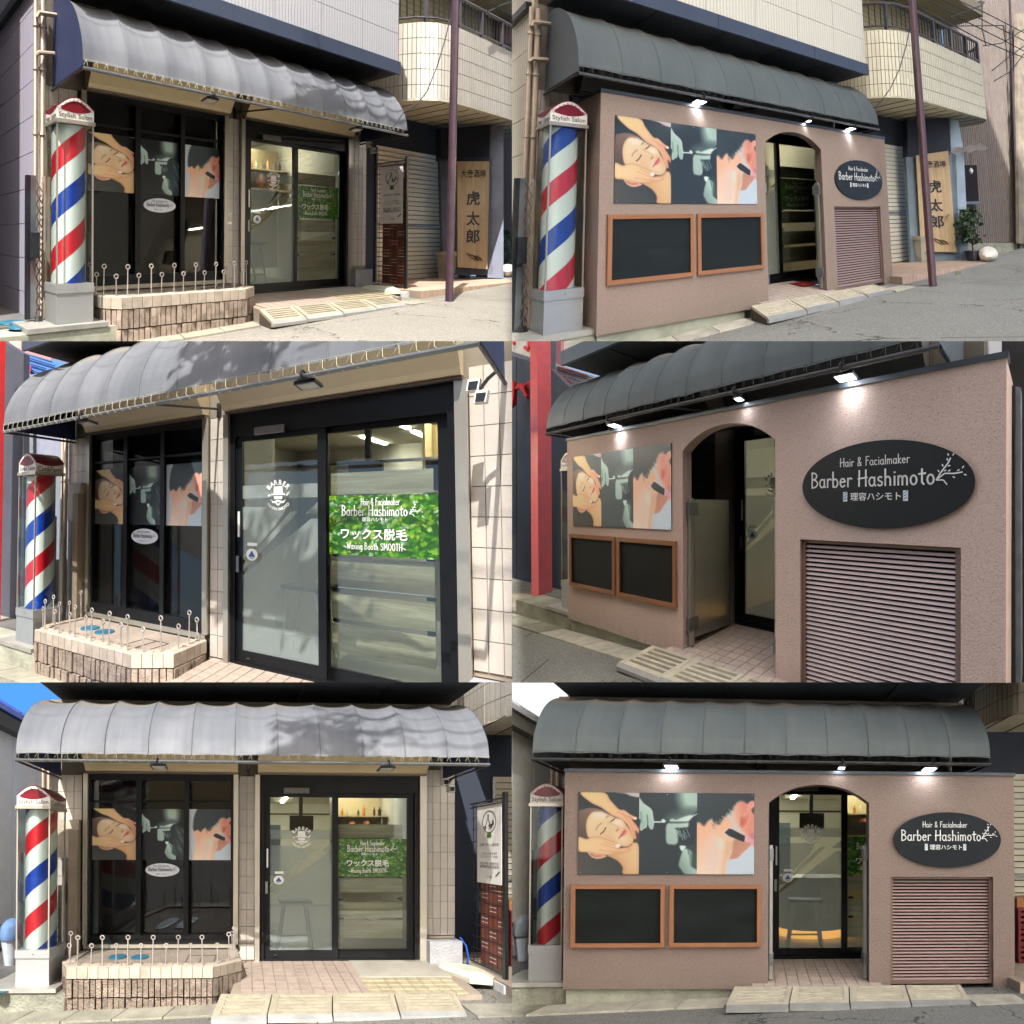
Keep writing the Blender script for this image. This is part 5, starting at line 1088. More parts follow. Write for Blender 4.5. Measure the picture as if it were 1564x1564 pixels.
    mb = MB(); mb.box(5.62, 9.4, -.5, -.03, -.75, .99); mk('step_core', mb, grout(), st)
    stm = plain('step_tile', (190, 164, 144), .6, 0, .18, 6, .3, 50)
    for k in range(36): piece('edge_tile', 'et', lambda m: m.box(.004, .1, 0, .125, -.02, .012), stm, st, (5.62+.105*k, -.15, .985))
    if S.i in (1, 2):
        for a in range(12):
            for b in range(5): piece('top_tile', 'tt', lambda m: m.box(.004, .31, -.02, 0, .004, .34), stm, st, (5.62+.315*a, -.022, -.75+.348*b))
    mb = MB(); mb.box(5.0, 12.5, -.45, -.145, 1.0, 1.28); mk('edge_kerb', mb, kerbm(), None, kind='structure')
    return nb, dk
def right_town(bld):
    nb, dk = neighbour(bld)
    a, b = (7.95, -.24), (9.1, .5); two = S.i == 2
    W_ = (lambda pts, th=.08: panelw(pts, a, b, th))
    Q = (lambda x, y: S.atw(x, y, a, b))
    # oblique dark wall with box beam and light blue pillar
    if two:
        mk('box_beam', W_([(1386, 182), (1452, 181), (1452, 236), (1386, 240)], .12), dk, nb)
        mk('corner_wall', W_([(1384, 240), (1460, 232), (1466, 398), (1392, 401)], .06), plain('blue_grey_render', (112, 126, 140), .85, 0, .2, 3, .4, 40), nb)
        mk('pillar', W_([(1449, 181), (1464, 184), (1472, 232), (1480, 397), (1459, 400), (1453, 232)], .25), plain('pale_blue_pillar', (140, 156, 172), .8, 0, .2, 3, .3, 40), nb)
        sg = [(1397, 238), (1446, 231), (1458.5, 385), (1405, 384)]
    else:
        mk('box_beam', W_([(674, 197), (750, 190), (750, 246), (674, 246)], .12), dk, nb)
        mk('corner_wall', W_([(672, 240), (752, 240), (752, 420), (678, 420)], .06), plain('blue_grey_render', (88, 96, 114), .85, 0, .2, 3, .4, 40), nb)
        mk('pillar', W_([(748, 192), (769, 192), (769, 425), (745, 424)], .25), plain('pale_blue_pillar', (128, 134, 150), .8, 0, .2, 3, .3, 40), nb)
        sg = [(696, 247), (745, 247), (742, 411), (697, 408)]
    P = [Q(*p) for p in sg]; nrm = np.array([-.54, 0, .83])*.03; P = [p+nrm for p in P]
    sgn = thing('wooden_sign', P[3], 'tall pale wooden shop sign with bold black Japanese characters, '+S.ph, 'sign', 'wooden pub signs')
    mb = MB(); mb.prism(P, nrm); mk('sign_plank', mb, m_wood('sign_timber', (158, 132, 100), (200, 176, 138), .7, 1), sgn)
    mb = MB(); u = (P[1]-P[0]); u[1] = 0; wd = np.linalg.norm(u); u /= wd; H = P[0][1]-P[3][1]; cen = lambda f: (P[0]+P[1])/2*(1-f)+(P[3]+P[2])/2*f+nrm*1.15
    text_on(mb, '大衆酒場', cen(.115), u, (0, 1, 0), wd*.78, H*.075, off=.012)
    for ch, f in (('虎', .345), ('太', .535), ('郎', .70)): text_on(mb, ch, cen(f), u, (0, 1, 0), wd*.42, H*.135, off=.02)
    mk('sign_characters', mb, inkdk(), sgn)
    mb = MB(); c = cen(.88)
    for k in range(5): mb.tube([c+u*(wd*(-.2+.08*k))+np.array([0, .05-.02*k, 0]), c+u*(wd*(-.05+.07*k))+np.array([0, -.04+.03*(k % 2), 0]), c+u*(wd*(.1+.05*k))+np.array([0, -.1, 0])], .008, 4)
    mk('brush_drawing', mb, plain('faded_ink', (90, 70, 50), .7), sgn)
    # tall square plant buckets
    pm = plain('weathered_pot', (170, 166, 150), .8, 0, .25, 5, .3, 30)
    for k, (x, y, w_) in enumerate(((1405, 400, .13),) if two else ((682, 424, .14), (709, 423, .11))):
        p = S.at(x, y, 'd', -.15); p[1] = -.02; mb = MB()
        mb.hexa([(p[0]-w_*.75, -.02, p[2]-w_*.75), (p[0]+w_*.75, -.02, p[2]-w_*.75), (p[0]+w_*.75, -.02, p[2]+w_*.75), (p[0]-w_*.75, -.02, p[2]+w_*.75)], [(p[0]-w_, .5, p[2]-w_), (p[0]+w_, .5, p[2]-w_), (p[0]+w_, .5, p[2]+w_), (p[0]-w_, .5, p[2]+w_)])
        mb.box(p[0]-w_-.015, p[0]+w_+.015, .44, .52, p[2]-w_-.015, p[2]+w_+.015)
        mk('plant_bucket', mb, pm, None, 'weathered grey square bucket by the wooden sign, %s%s' % ('' if two else ('larger left one ' if k == 0 else 'smaller right one '), S.ph), 'bucket', 'square buckets by the wooden sign')
    # maroon street post
    b0 = S.at(*((1425, 438) if two else (686, 461)), 'h', -.15); t0 = S.at(*((1392, -15) if two else (696, -15)), 'd', b0[2]-.05)
    t = thing('street_post', b0, 'maroon painted steel street post standing at the road edge, '+S.ph, 'post', 'maroon street posts')
    mb = MB(); mb.tube([b0, t0], .056 if not two else .062, 14); mk('post_shaft', mb, maroon(), t, smooth=True)
    mb = MB(); mb.lathe(b0, [(.075, -.02), (.075, .01), (.06, .02)], 12); mk('post_collar', mb, maroon(), t)
    # rust brown corrugated house, wires, porch roof
    if two:
        cb = thing('corrugated_house', (12, -.1, -.8), 'brown corrugated metal house beyond the balcony in the top right view', 'building')
        cm = plain('brown_sheet', (132, 122, 116), .6, .1, .16, 3)
        mk('sheet_backing', panel([(1448, -5), (1600, -5), (1600, 372), (1448, 372)], 'd', -.9, -.1), cm, cb)
        for k in range(40):
            x = 1452+k*3.1; p = S.at(x, 200, 'd', -.9); lo = S.at(x, 372, 'd', -.9); mb = MB(); mb.prism([(p[0]-.04, lo[1], -.88), (p[0]+.05, lo[1], -.88), (p[0]+.03, lo[1], -.82), (p[0]-.02, lo[1], -.82)], (0, 12, 0)); mk('sheet_rib', mb, cm, cb)
        mk('house_base', panel([(1448, 371), (1600, 371), (1600, 395), (1448, 395)], 'd', -.7, -.1), conc2(), cb)
        o = mk('house_window', panel([(1469, 252), (1492, 252), (1495, 308), (1472, 308)], 'd', -.74, -.05), plain('dark_window', (40, 34, 34), .8, spec=.1), cb)
        mk('window_sill', panel([(1472, 308), (1497, 307), (1497, 312), (1472, 312)], 'd', -.7, -.05), galv(), cb)
        mb = MB(); mb.tube([S.at(1542, -5, 'd', -.6), S.at(1556, 380, 'd', -.6)], .04, 8); mk('rain_pipe', mb, plain('pipe_dark', (58, 52, 56), .5), cb)
        mk('neighbour_wall', panel([(1553, 20), (1600, 20), (1600, 372), (1557, 372)], 'd', -.5, -.1), plain('stained_wall', (150, 138, 122), .85, 0, .4, 2, .4, 20), None, 'stained pale wall at the far right edge of the top right view', 'wall')
        P_ = [S.at(x, y, 'd', .6) for x, y in ((1452, 232), (1498, 221), (1510, 230), (1460, 236))]
        pr = thing('porch_roof', P_[0], 'small rusty corrugated porch roof beside the pale pillar in the top right view', 'roof')
        for k in range(5):
            f0, f1 = k/5, (k+1)/5; l = lambda f, i, j: P_[i]*(1-f)+P_[j]*f; e = np.array([0, .05 if k % 2 else .0, 0]); g = np.array([0, .0 if k % 2 else .05, 0])
            mb = MB(); mb.hexa([l(f0, 0, 1)+e, l(f1, 0, 1)+g, l(f1, 3, 2)+g, l(f0, 3, 2)+e], [q+np.array([0, .02, 0]) for q in (l(f0, 0, 1)+e, l(f1, 0, 1)+g, l(f1, 3, 2)+g, l(f0, 3, 2)+e)]); mk('roof_sheet', mb, plain('rust_sheet', (176, 164, 154), .6, .3, .3), pr)
        c = S.at(1483, 259, 'd', .4); bl = thing('hanging_bulb', c, 'bare white bulb hanging on a wire below the porch roof', 'bulb')
        mb = MB(); mb.lathe(c-np.array([0, .05, 0]), [(.01, -.05), (.045, 0), (.04, .05), (.015, .09)], 12); mk('bulb_glass', mb, white(), bl, smooth=True); mb = MB(); mb.tube([c+np.array([0, .04, 0]), c+np.array([-.03, .5, 0])], .006, 4); mk('bulb_wire', mb, darkmet(), bl)
        p = S.at(1487, 398, 'h', -.02); mb = MB(); mb.lathe(p, [(.13, 0), (.17, .2), (.15, .2)], 14); pot = thing('potted_shrub', p, 'dark green leafy shrub in a navy pot beside the white bag', 'plant')
        mk('pot', mb, plain('navy_pot', (36, 40, 60), .5), pot, smooth=True)
        mb = MB(); R = random.Random(4)
        for k in range(420):
            c = p+np.array([R.gauss(0, .13), .35+R.uniform(0, .75), R.gauss(-.05, .12)]); d_ = np.array([R.uniform(-1, 1), R.uniform(-.6, 1), R.uniform(-1, 1)])*.06; e = np.array([R.uniform(-1, 1), R.uniform(-1, 1), R.uniform(-1, 1)])*.035; mb.quad(c-d_, c+e, c+d_, c-e)
        mk('foliage', mb, plain('shrub_leaf', (58, 88, 52), .6, 0, .5, 9), pot)
        mb = MB(); mb.tube([p+np.array([0, .2, 0]), p+np.array([.02, .9, 0])], .015, 5); mk('stem', mb, plain('stem_brown', (84, 66, 48), .8), pot)
        p = S.at(1511, 399, 'h', -.02); mb = MB()
        mb.grid(lambda u, v: tuple(p+np.array([.27*cos(2*pi*u)*sin(pi*v)*(1+.1*sin(5*u*6)), .14+.14*cos(pi*v)*(1+.12*cos(9*u)), .16*sin(2*pi*u)*sin(pi*v)])), 20, 10); mk('white_sack', mb, plain('white_sack', (226, 224, 214), .7, 0, .08, 5, .3, 10), None, 'plump white sack lying on the tiled step by the shrub', 'sack', smooth=True)
        p = S.at(1427, 425, 'h', -.15)
        for (x, y) in ((1463, 424), (1532, 374)):
            p = S.at(x, y, 'h', -.15); mb = MB(); R = random.Random(x)
            for k in range(60): c = p+np.array([R.gauss(0, .05), 0, R.gauss(0, .03)]); mb.quad(c, c+np.array([.012, 0, 0]), c+np.array([R.uniform(-.05, .05), R.uniform(.05, .14), 0]))
            mk('weeds', mb, plain('weed_green', (110, 130, 50), .8), None, kind='stuff')
        lines = [[(1440, 0), (1500, 30), (1564, 62)], [(1462, 0), (1510, 22), (1564, 50)], [(1420, 2), (1470, 30), (1530, 60), (1564, 78)], [(1502, 70), (1530, 66), (1564, 45)], [(1515, 108), (1540, 88), (1564, 70)], [(1518, 124), (1545, 108), (1564, 82)], [(1452, 26), (1500, 8), (1500, 44), (1506, 70)], [(1455, 40), (1532, 39), (1538, 80)], [(1400, 8), (1440, 30), (1500, 62), (1564, 88)]]
        for k, ln in enumerate(lines):
            mb = MB(); mb.tube([S.at(x, y, 'd', .9+.05*k) for x, y in ln], .012, 5); mk('overhead_cable', mb, plain('cable_black', (42, 42, 46), .6), None, 'thin black overhead cable, number %s of nine from the top, top right view' % ['one', 'two', 'three', 'four', 'five', 'six', 'seven', 'eight', 'nine'][k], 'cable', 'overhead cables at the top right corner')
        mb = MB(); mb.prism([S.at(x, y, 'd', -.7) for x, y in ((1436, 28), (1480, 20), (1500, 8), (1505, 4), (1498, 0), (1480, 14), (1462, 20))], (0, 0, -.1)); mk('eave_end', mb, plain('eave_dark', (66, 56, 54), .7), cb)
    else:
        mk('far_house', panel([(762, 8), (800, 0), (800, 75), (762, 60)], 'd', -.6, -.3), plain('red_brown_house', (96, 52, 48), .7), None, 'dark red brown house beyond the balcony at the right edge of the top left view', 'building')
        mk('entrance_dark', panel([(768, 195), (800, 195), (800, 420), (768, 420)], 'd', -.3, -.2), plain('dark_entry', (44, 34, 40), .7), nb)
        p = S.at(776, 424, 'h', -.02); mb = MB(); mb.grid(lambda u, v: tuple(p+np.array([.25*cos(2*pi*u)*sin(pi*v), .14+.14*cos(pi*v), .16*sin(2*pi*u)*sin(pi*v)])), 16, 8); mk('white_sack', mb, plain('white_sack', (226, 224, 214), .7, 0, .08, 5, .3, 10), None, 'white sack on the step at the right edge of the top left view', 'sack', smooth=True)
        p = S.at(768, 420, 'h', -.02); mb = MB(); R = random.Random(4)
        for k in range(300):
            c = p+np.array([R.gauss(.15, .13), .3+R.uniform(0, .7), R.gauss(-.1, .1)]); d_ = np.array([R.uniform(-1, 1), R.uniform(-.6, 1), R.uniform(-1, 1)])*.06; e = np.array([R.uniform(-1, 1), R.uniform(-1, 1), R.uniform(-1, 1)])*.035; mb.quad(c-d_, c+e, c+d_, c-e)
        mk('shrub', mb, plain('shrub_leaf', (58, 88, 52), .6, 0, .5, 9), None, 'dark leafy shrub in shade at the right edge of the top left view', 'plant')
        for k, ln in enumerate(([(745, 18), (765, 8), (790, 0)], [(760, 14), (790, 24)], [(750, 4), (790, 30)])): mb = MB(); mb.tube([S.at(x, y, 'd', .9) for x, y in ln], .012, 5); mk('overhead_cable', mb, plain('cable_black', (42, 42, 46), .6), None, ['rising', 'short falling', 'long falling'][k]+' black overhead cable at the right edge of the top left view', 'cable', 'overhead cables top left view')
    # drooping wire from balcony to awning
    ln = [(1390, 40), (1384, 70), (1374, 105), (1360, 135), (1345, 155), (1334, 165)] if two else [(690, 18), (680, 60), (668, 100), (652, 140), (636, 160), (616, 172), (597, 200)]
    mb = MB(); mb.tube([S.at(x, y, 'd', .95) for x, y in ln], .009, 5); mk('drooping_wire', mb, plain('cable_black', (42, 42, 46), .6), None, 'thin black wire drooping from the balcony to the awning end, '+S.ph, 'wire', 'drooping wires')

def far_left():
    if S.i in (3, 4):
        mb = MB(); mb.box(-9, -.9, -.6, -.3, -4, .72); mk('forecourt', mb, conc(), None, kind='structure')
        mb = MB(); mb.box(-6, -.55, -.3, 3.0 if S.i == 4 else 3.3, -1.3, -.95)
        mb2 = MB(); mb2.box(-12, -1.0, -.3, 6, -1.2, -1.0)
        sw = thing('slate_wall', (-3, -.3, -.9), 'slate grey rendered wall behind the red pillar, '+S.ph, 'wall', 'slate grey walls behind the red pillars')
        mk('wall_face', panel([(760, 505), (841, 505), (841, 563), (872, 593), (872, 915), (760, 905)] if S.i == 4 else [(-20, 505), (36, 540), (36, 960), (-20, 965)], 'd', -.5, -.1), slate() if S.i == 4 else plain('slate_wall_dark', (74, 76, 88), .85, 0, .16, 3, .3, 60), sw)
        for k in (788, 840): mk('wall_joint', panel([(k, 505), (k+1.2, 505), (k+1.2, 905), (k, 905)], 'd', -.495, -.01), plain('joint_dark', (60, 52, 46), .9), sw) if S.i == 4 else None
        mb = MB(); mb.box(-1.875, -1.6, -.3, 6, -.17, .07); mk('red_pillar', mb, plain('bright_red_paint', (232, 44, 38), .45) if S.i == 3 else plain('red_paint_dull', (206, 84, 84), .45), None, 'square red pillar standing on the left forecourt, '+S.ph, 'pillar', 'red pillars')
        roof = thing('gable_roof', S.at(30, 560, 'd', -1) if S.i == 3 else S.at(860, 575, 'd', -1), 'small gable roof with pinkish red verge board behind the awning, '+S.ph, 'roof', 'gable roofs behind the awning')
        if S.i == 3:
            mk('roof_sheet', panel([(30, 538), (97, 557), (80, 564), (47, 572), (34, 548)], 'd', -1.0, -.015), plain('sky_tint_roof', (84, 136, 220), .7, 0, .08), roof)  # blue colour paints the sky reflected in the roof sheet
            for a, b in (((38, 545), (84, 559)), ((42, 555), (70, 563)), ((47, 565), (58, 569))): mb = MB(); mb.tube([S.at(*a, 'd', -.98), S.at(*b, 'd', -.98)], .008, 4); mk('roof_seam', mb, darkmet(), roof)
            mk('ridge_board', panel([(30, 531), (80, 547), (78, 550), (28, 535)], 'd', -.98, -.012), plain('pink_board', (226, 150, 152), .5), roof)
            mk('verge_board', panel([(13, 522), (48, 561), (46, 569), (36, 563), (12, 534)], 'd', -.95, -.012), plain('magenta_red', (196, 70, 110), .5), roof)
            mk('pale_gable', panel([(12, 519), (32, 519), (32, 536), (24, 536)], 'd', -1.1, -.1), plain('pale_pink', (236, 190, 176), .7), roof)
            mk('white_frame', panel([(32, 519), (60, 519), (36, 534)], 'd', -1.05, -.1), plain('fascia_grey', (150, 150, 158), .6), roof)
            aw = thing('alley_house', S.at(80, 800, 'd', -2.5), 'pale grey house wall across the alley in the middle left view', 'building')
            mk('house_wall', panel([(33, 560), (125, 560), (125, 900), (33, 930)], 'd', -2.5, -.1), plain('lavender_grey_wall', (138, 142, 160), .8, 0, .1), aw)
            mk('house_pipe', panel([(36, 560), (44, 560), (44, 700), (36, 700)], 'd', -2.3, -.1), plain('pale_pipe', (186, 184, 184), .5), aw)
            mk('house_base', panel([(8, 855), (125, 855), (125, 990), (8, 990)], 'd', -1.6, -.1), plain('dark_base', (60, 60, 66), .8), aw)
        else:
            mk('roof_sheet', panel([(841, 552), (862, 560), (912, 576), (896, 588), (874, 590), (842, 566)], 'd', -1.0, -.015), plain('white_roof', (240, 242, 244), .9, spec=.1), roof)
            for a, b in (((846, 562), (900, 580)), ((850, 560), (905, 577)), ((860, 574), (886, 583))): mb = MB(); mb.tube([S.at(*a, 'd', -.98), S.at(*b, 'd', -.98)], .008, 4); mk('roof_seam', mb, darkmet(), roof)
            mk('ridge_board', panel([(853, 559), (898, 572), (895, 576), (850, 563)], 'd', -.98, -.012), plain('pink_board', (226, 150, 152), .5), roof)
            mk('verge_board', panel([(845, 562), (873, 585), (871, 592), (859, 589), (843, 570)], 'd', -.96, -.012), plain('dusty_red', (200, 96, 102), .5), roof)
            mk('rear_pillar', panel([(841, 505), (856.5, 505), (856.5, 561), (841, 555)], 'd', -1.05, -.1), plain('dusty_red_pillar', (206, 130, 136), .5), roof)
            bx = thing('beam_sign', S.at(800, 555, 'd', .02), 'white box sign with red brush letters between the red pillars in the middle right view', 'sign')
            mk('sign_box', panel([(770, 510), (821, 510), (821, 549), (770, 533)], 'd', .0, -.2), plain('sign_cream', (214, 208, 204), .6), bx)
            mk('sign_underside', panel([(770, 533), (821, 549), (821, 555), (770, 540)], 'd', .0, -.2), plain('sign_shadow', (104, 104, 122), .6), bx)  # darker strip paints the shade under the sign box
            mb = MB(); mb.tube([S.at(x, y, 'd', .01) for x, y in ((808, 515), (809, 530), (807, 535), (802, 531))], .035, 6); mb.tube([S.at(784.5, 521, 'd', .01), S.at(786.5, 525, 'd', .01)], .04, 6); mk('sign_letter', mb, redp(), bx)
            cu = thing('raised_letter', S.at(790, 600, 'd', -.3), 'thick rounded red letter fixed on the slate wall in the middle right view', 'sign')
            mb = MB(); mb.tube([S.at(x, y, 'd', -.3) for x, y in ((786, 583), (786.5, 600), (785, 617), (778, 622))], .05, 8); mk('letter_stroke', mb, redp(), cu, smooth=True)
            mb = MB(); mb.tube([S.at(x, y, 'd', -.3) for x, y in ((788, 594), (796, 590), (803, 596), (806, 607))], [.03, .07, .075, .04], 8); mb.tube([S.at(x, y, 'd', -.3) for x, y in ((801, 590), (808, 585), (814, 590))], [.02, .05, .05], 8); mk('letter_stroke', mb, redp(), cu, smooth=True)
            sd = thing('side_casing', (5.75, 0, .3), 'dark steel casing beside the stucco wall in the middle right view', 'casing')
            mk('casing_panel', panel([(1536, 590), (1550, 588), (1551, 1046), (1536, 1046)], 'd', .3, -.2), plain('casing_black', (34, 38, 42), .4), sd)
            mk('casing_strip', panel([(1551, 590), (1559, 592), (1560, 1046), (1551, 1046)], 'd', .25, -.2), plain('casing_pale', (176, 184, 196), .5, 0, .3), sd)
            mk('casing_rear', panel([(1530, 400), (2100, 400), (2100, 1150), (1530, 1150)], 'd', -.2, -.2), plain('casing_dark2', (60, 58, 56), .6), sd)
    if S.i in (5, 6):
        sd = S.i == 5
        nm = plain('alley_grey_panel', (206, 212, 220) if sd else (242, 238, 226), .7, 0, .1)
        ah = thing('alley_house', (-1, -.3, -3), 'house of pale upright panels across the alley, '+S.ph, 'building', 'houses across the alley')
        for k in range(6): mb = MB(); mb.box(-1.1, -.9, .25, 3.2, -.62-.66*(k+1)+.012, -.62-.66*k); mk('wall_panel', mb, nm, ah)
        mb = MB(); mb.box(-1.3, -1.05, -.3, 3.3, -7, -.4); mb.box(-1.1, -.92, -.3, .235, -7, -.4); mk('house_wall', mb, plain('alley_grey_low', (160, 164, 168) if sd else (226, 222, 208), .85), ah)
        mb = MB(); mb.box(-1.2, -.72, 3.2, 3.4, -7, -.3); mk('eave', mb, plain('eave_slate', (52, 56, 62) if sd else (130, 128, 118), .7), ah)
        mb = MB(); mb.hexa([(-2.2, 3.45, -7), (-.68, 3.42, -7), (-.68, 3.42, -.3), (-2.2, 3.45, -.3)], [(-2.2, 4.4, -7), (-.68, 3.5, -7), (-.68, 3.5, -.3), (-2.2, 4.4, -.3)]); mk('roof', mb, plain('cobalt_roof', (60, 96, 196) if sd else (222, 222, 226), .35, 0, .15), ah)
        for k in range(8): mb = MB(); z = -.6-.5*k; mb.tube([(-.68, 3.515, z), (-2.2, 4.42, z)], .02, 5); mk('roof_rib', mb, plain('roof_rib', (44, 64, 150) if sd else (180, 180, 184), .5), ah)
        mb = MB(); mb.box(-1.2, .6, -.3, 3.2, -4.3, -4.1); mk('alley_end_wall', mb, plain('alley_end', (110, 116, 128) if sd else (216, 212, 200), .8), None, 'wall closing the end of the alley, '+S.ph, 'wall', 'walls closing the alley')
        mb = MB(); mb.tube([(-.12, -.1, -1.5), (-.12, 3.2, -1.5)], .06, 10); mk('drain_pipe', mb, plain('pale_blue_pipe', (150, 176, 210) if sd else (200, 204, 200), .4), None, 'upright pale pipe at the back of the alley, '+S.ph, 'pipe', 'pale alley pipes', smooth=True)
        p = S.at(*((19, 1472) if sd else (801, 1466)), 'h', -.1); b = thing('dustbin', p, 'small bin with domed lid standing in the alley, '+S.ph, 'bin', 'bins in the alley')
        mb = MB(); mb.lathe(p, [(.09, 0), (.13, .33)], 16); mk('bin_body', mb, plain('bin_white', (190, 196, 204), .5), b, smooth=True)
        mb = MB(); mb.lathe(p, [(.14, .33), (.145, .38), (.13, .5), (.07, .58), (.01, .6)], 16); mk('bin_lid', mb, plain('bin_lid', (96, 124, 166) if sd else (130, 138, 142), .5), b, smooth=True)
        P = [S.at(x, y, 'd', -9) for x, y in ((-60, 980), (140, 980), (140, 1240), (-60, 1240))] if sd else [S.at(x, y, 'd', -9) for x, y in ((700, 980), (940, 980), (940, 1240), (700, 1240))]
        mb = MB(); mb.add(P, [(3, 2, 1, 0)]); mk('sky', mb, emis('clear_sky' if sd else 'overcast_sky', (92, 172, 255) if sd else (250, 252, 255), .52 if sd else .6), None, kind='structure')
        mb = MB(); c = S.at(*((2, 1513) if sd else (786, 1497)), 'h', -.098); mb.lathe(c, [(.1, 0), (.1, .01)], 16); mk('manhole_cover', mb, plain('teal_lid', (44, 102, 126), .5, 0, .15), None, 'blue drain lid on the alley floor, '+S.ph, 'lid', 'alley drain lids')
        # things past the screen
        cr = thing('red_crate', (5.98, -.02, .1), 'stack of red plastic crates at the right edge, '+S.ph, 'crate', 'red crates next door')
        mb = MB()
        for k in range(3):
            for h in (0, .07, .14, .2): mb.box(6.1, 6.45, -.02+.22*k+h, .02+.22*k+h, -.2, .2)
            for a in (6.1, 6.2, 6.3, 6.4): mb.box(a, a+.03, -.02+.22*k, .2+.22*k, -.19, .21)
        mk('crate_lattice', mb, plain('crate_red', (110, 26, 30), .5), cr)
        mb = MB(); mb.box(6.12, 6.42, .64, .78, -.15, .15); mk('orange_box', mb, plain('orange_box', (150, 100, 56), .5), None, 'small orange box on top of the red crates, '+S.ph, 'box', 'orange boxes on the crates')
        if not sd: mb = MB(); mb.box(5.72, 5.9, -.45, -.04, .6, .76); mk('post_block', mb, plain('light_block', (196, 196, 196), .8), None, 'pale footing block at the right foot of the stucco wall', 'block')
    if S.i in (1, 2):
        mb = MB(); mb.box(-6, .36, -.45, -.12, -8, .5); mk('alley_ground', mb, plain('alley_ground', (96, 94, 92), .9, 0, .4, 2, .5, 30), None, kind='structure')
        if S.i == 1:
            for k, (x, y) in enumerate(((18, 493), (34, 500))): c = S.at(x, y, 'h', -.095); mb = MB(); mb.lathe(c, [(.13, 0), (.13, .012)], 16); mk('manhole_cover', mb, plain('teal_lid', (44, 102, 126), .5, 0, .15), None, '%s blue drain lid on the alley floor in the top left view' % ('far' if k == 0 else 'near'), 'lid', 'alley drain lids')

# ------------------------------------------------------------------ build the six plots
VIEWS = [(6, 1.2, 'bottom right view'), (5, 1.2, 'bottom left view'), (4, 2.3, 'middle right view'), (3, 2.3, 'middle left view'), (2, 6.6, 'top right view'), (1, 6.6, 'top left view')]
for i_, sc_, ph_ in VIEWS:
    S = Plot(i_, sc_, ph_)
    b_ = shell(); awning(); floods(not S.before); interior(b_); door(b_); barber_pole(); left_side(b_); road(); ramps(); entry_floor()
    if S.before: front_before(b_); right_before(); twin_lamp()
    else: front_after(b_)
    if i_ in (1, 2): right_town(b_)
    if i_ in (5, 6): neighbour(b_)
    far_left()
    R = random.Random(20+i_); mb = MB()   # dry leaves and grit lying along the kerb
    for k in range(150):
        a = R.uniform(-1, 6); d_ = 1.05+abs(R.gauss(0, .35)); c = np.array([a, -.335+.035*a+.006, d_]); q = R.uniform(.006, .02); t_ = R.uniform(0, 6.28); e = np.array([cos(t_)*q, R.uniform(0, .006), sin(t_)*q]); f = np.array([-sin(t_)*q*.5, 0, cos(t_)*q*.5]); mb.quad(c-e, c-f, c+e, c+f)
    mk('fallen_leaves', mb, plain('dry_leaf', (122, 98, 62), .8, 0, .5, 9), None, kind='stuff')

# ------------------------------------------------------------------ unseen things around the viewer, with an added sun diffuser
def block(name, x0, x1, y0, y1, z0, z1, m, label, cat):
    me = bpy.data.meshes.new(name); bm = bmesh.new(); bmesh.ops.create_cube(bm, size=1); bm.to_mesh(me); bm.free(); me.materials.append(m)
    o = bpy.data.objects.new(name, me); C.objects.link(o); o.location = ((x0+x1)/2, (y0+y1)/2, (z0+z1)/2); o.scale = (x1-x0, y1-y0, z1-z0); return tagit(o, label, cat)
tm = N('diffuser_sheeting'); tl_ = tm.n('ShaderNodeBsdfTranslucent'); tl_.inputs[0].default_value = (.94, .94, .93, 1); df_ = tm.n('ShaderNodeBsdfDiffuse'); df_.inputs[0].default_value = (.7, .7, .7, 1)
mx_ = tm.n('ShaderNodeMixShader'); mx_.inputs[0].default_value = .05; tm.l(tl_.outputs[0], mx_.inputs[1]); tm.l(df_.outputs[0], mx_.inputs[2]); tm.l(mx_.outputs[0], tm.out.inputs[0])
diffuser_o = block('sun_diffuser_sheet', 0.0, 110, -14.1, -14, -30, 165, tm.m, 'tall white translucent sheet added unseen behind the viewer to soften the sun', 'sheeting')  # added sheet blocks the direct sun and spreads soft light over the right column

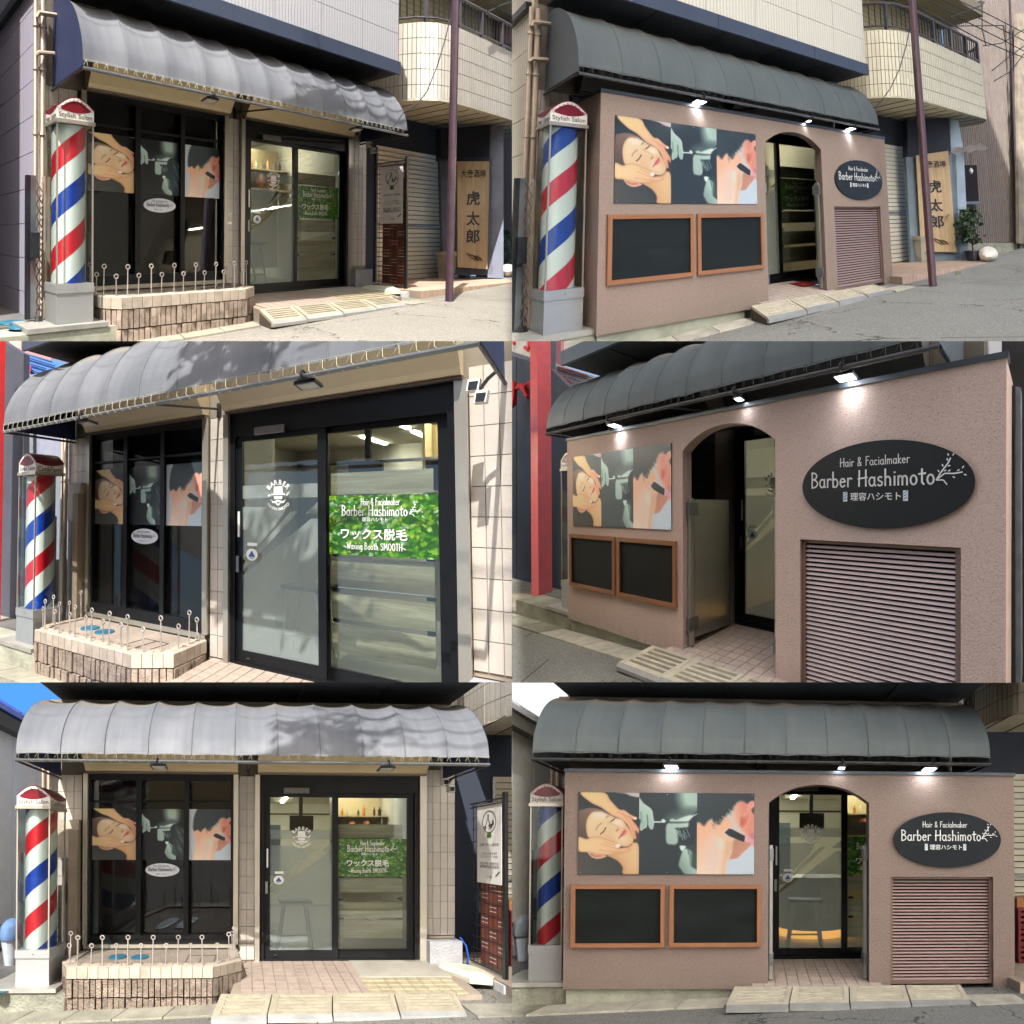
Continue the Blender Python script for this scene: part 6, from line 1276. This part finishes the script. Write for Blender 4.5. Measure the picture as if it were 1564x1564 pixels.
# cables and a roadside tree above the left hand shops; the sun throws their shade on the awnings
def overhead(t_):
    L = np.array([0, 1, -math.tan(radians(SUN_EL))]); v = np.linalg.solve(S.A, L); v = v/abs(v[2])*-t_
    P = lambda s_, h, d: np.array([s_, h, d])+v
    for k, (h, d) in enumerate(((2.88, .72), (2.7, .82), (2.52, .88))):
        mb = MB(); mb.tube([P(a, h+.012*sin(a*3+k), d) for a in np.linspace(4.0+.12*k if k else -.5, 6.6, 12)], .009 if k else .0045, 6); mk('power_cable', mb, plain('cable_black', (42, 42, 46), .6), None, ['upper', 'middle', 'lower'][k]+' black power cable strung over the street above the '+S.ph.replace(' view', '')+' shop', 'cable', 'power cables over the street')
    t = thing('street_tree', P(3.6, 2.0, .9), 'leafy branch of a street tree reaching over the '+S.ph.replace(' view', '')+' shop', 'tree', 'street trees over the road')
    R = random.Random(11); mb = MB(); tips = []
    def br(a, dr, L_, r_, n):
        b = a+dr*L_; mb.tube([P(*a), P(*((a+b)/2+np.array([R.uniform(-.04, .04), R.uniform(-.04, .04), 0]))), P(*b)], [r_, r_*.85, r_*.65], 5, False)
        if n == 0: tips.append(b); return
        for q in range(3 if n > 1 else 2):
            an = R.uniform(-.9, .9); d2 = np.array([dr[0]*cos(an)-dr[1]*sin(an), dr[0]*sin(an)+dr[1]*cos(an), R.uniform(-.2, .2)]); br(a+dr*L_*R.uniform(.5, 1), d2/np.linalg.norm(d2), L_*R.uniform(.5, .75), r_*.55, n-1)
    br(np.array([2.95, 2.25, .9]), np.array([.85, .5, 0]), .75, .05, 3); br(np.array([3.4, 2.3, .9]), np.array([.6, .8, 0]), .6, .045, 3); br(np.array([4.5, 2.95, .7]), np.array([-.9, -.35, 0]), .5, .022, 3)
    mk('limb', mb, plain('bark', (86, 72, 58), .9), t)
    mb = MB()
    for c in tips:
        for q in range(5):
            a = c+np.array([R.gauss(0, .05), R.gauss(0, .04), R.gauss(0, .05)]); e = np.array([R.uniform(-1, 1), R.uniform(-1, 1), 0])*.045; f = np.array([-e[1], e[0], 0])*.45
            mb.quad(P(*(a-e)), P(*(a+f)), P(*(a+e)), P(*(a-f)))
    for c in ((3.6, 2.72, .85), (3.9, 2.6, .85), (3.8, 2.45, .88), (3.3, 2.8, .85)):
        for q in range(70):
            a = np.array(c)+np.array([R.gauss(0, .13), R.gauss(0, .10), R.gauss(0, .05)]); e = np.array([R.uniform(-1, 1), R.uniform(-1, 1), 0])*.085; f = np.array([-e[1], e[0], 0])*.5
            mb.quad(P(*(a-e)), P(*(a+f)), P(*(a+e)), P(*(a-f)))
    mk('foliage', mb, plain('tree_leaf', (60, 90, 44), .6, 0, .4), t)
for i_, sc_, ph_, t_ in ((5, 1.2, 'bottom left view', 2.4), (3, 2.3, 'middle left view', 1.9), (1, 6.6, 'top left view', .8)):
    S = Plot(i_, sc_, ph_); S.planes = []; S.cull = []; overhead(t_)

# unseen house across the alley, added tall to keep the alley wall in shade
S = Plot(1, 6.6, 'top left view'); S.planes = []; S.cull = []
mk('alley_house', MB().box(-4, -.95, -.3, 9, -9, -.05), plain('alley_house_render', (140, 136, 132), .85), None, 'unseen alley house, made tall to shade the alley wall, left of the top left view', 'building')
for o in [o for o in bpy.data.objects if o.type == 'EMPTY']:
    if not o.children: bpy.data.objects.remove(o)
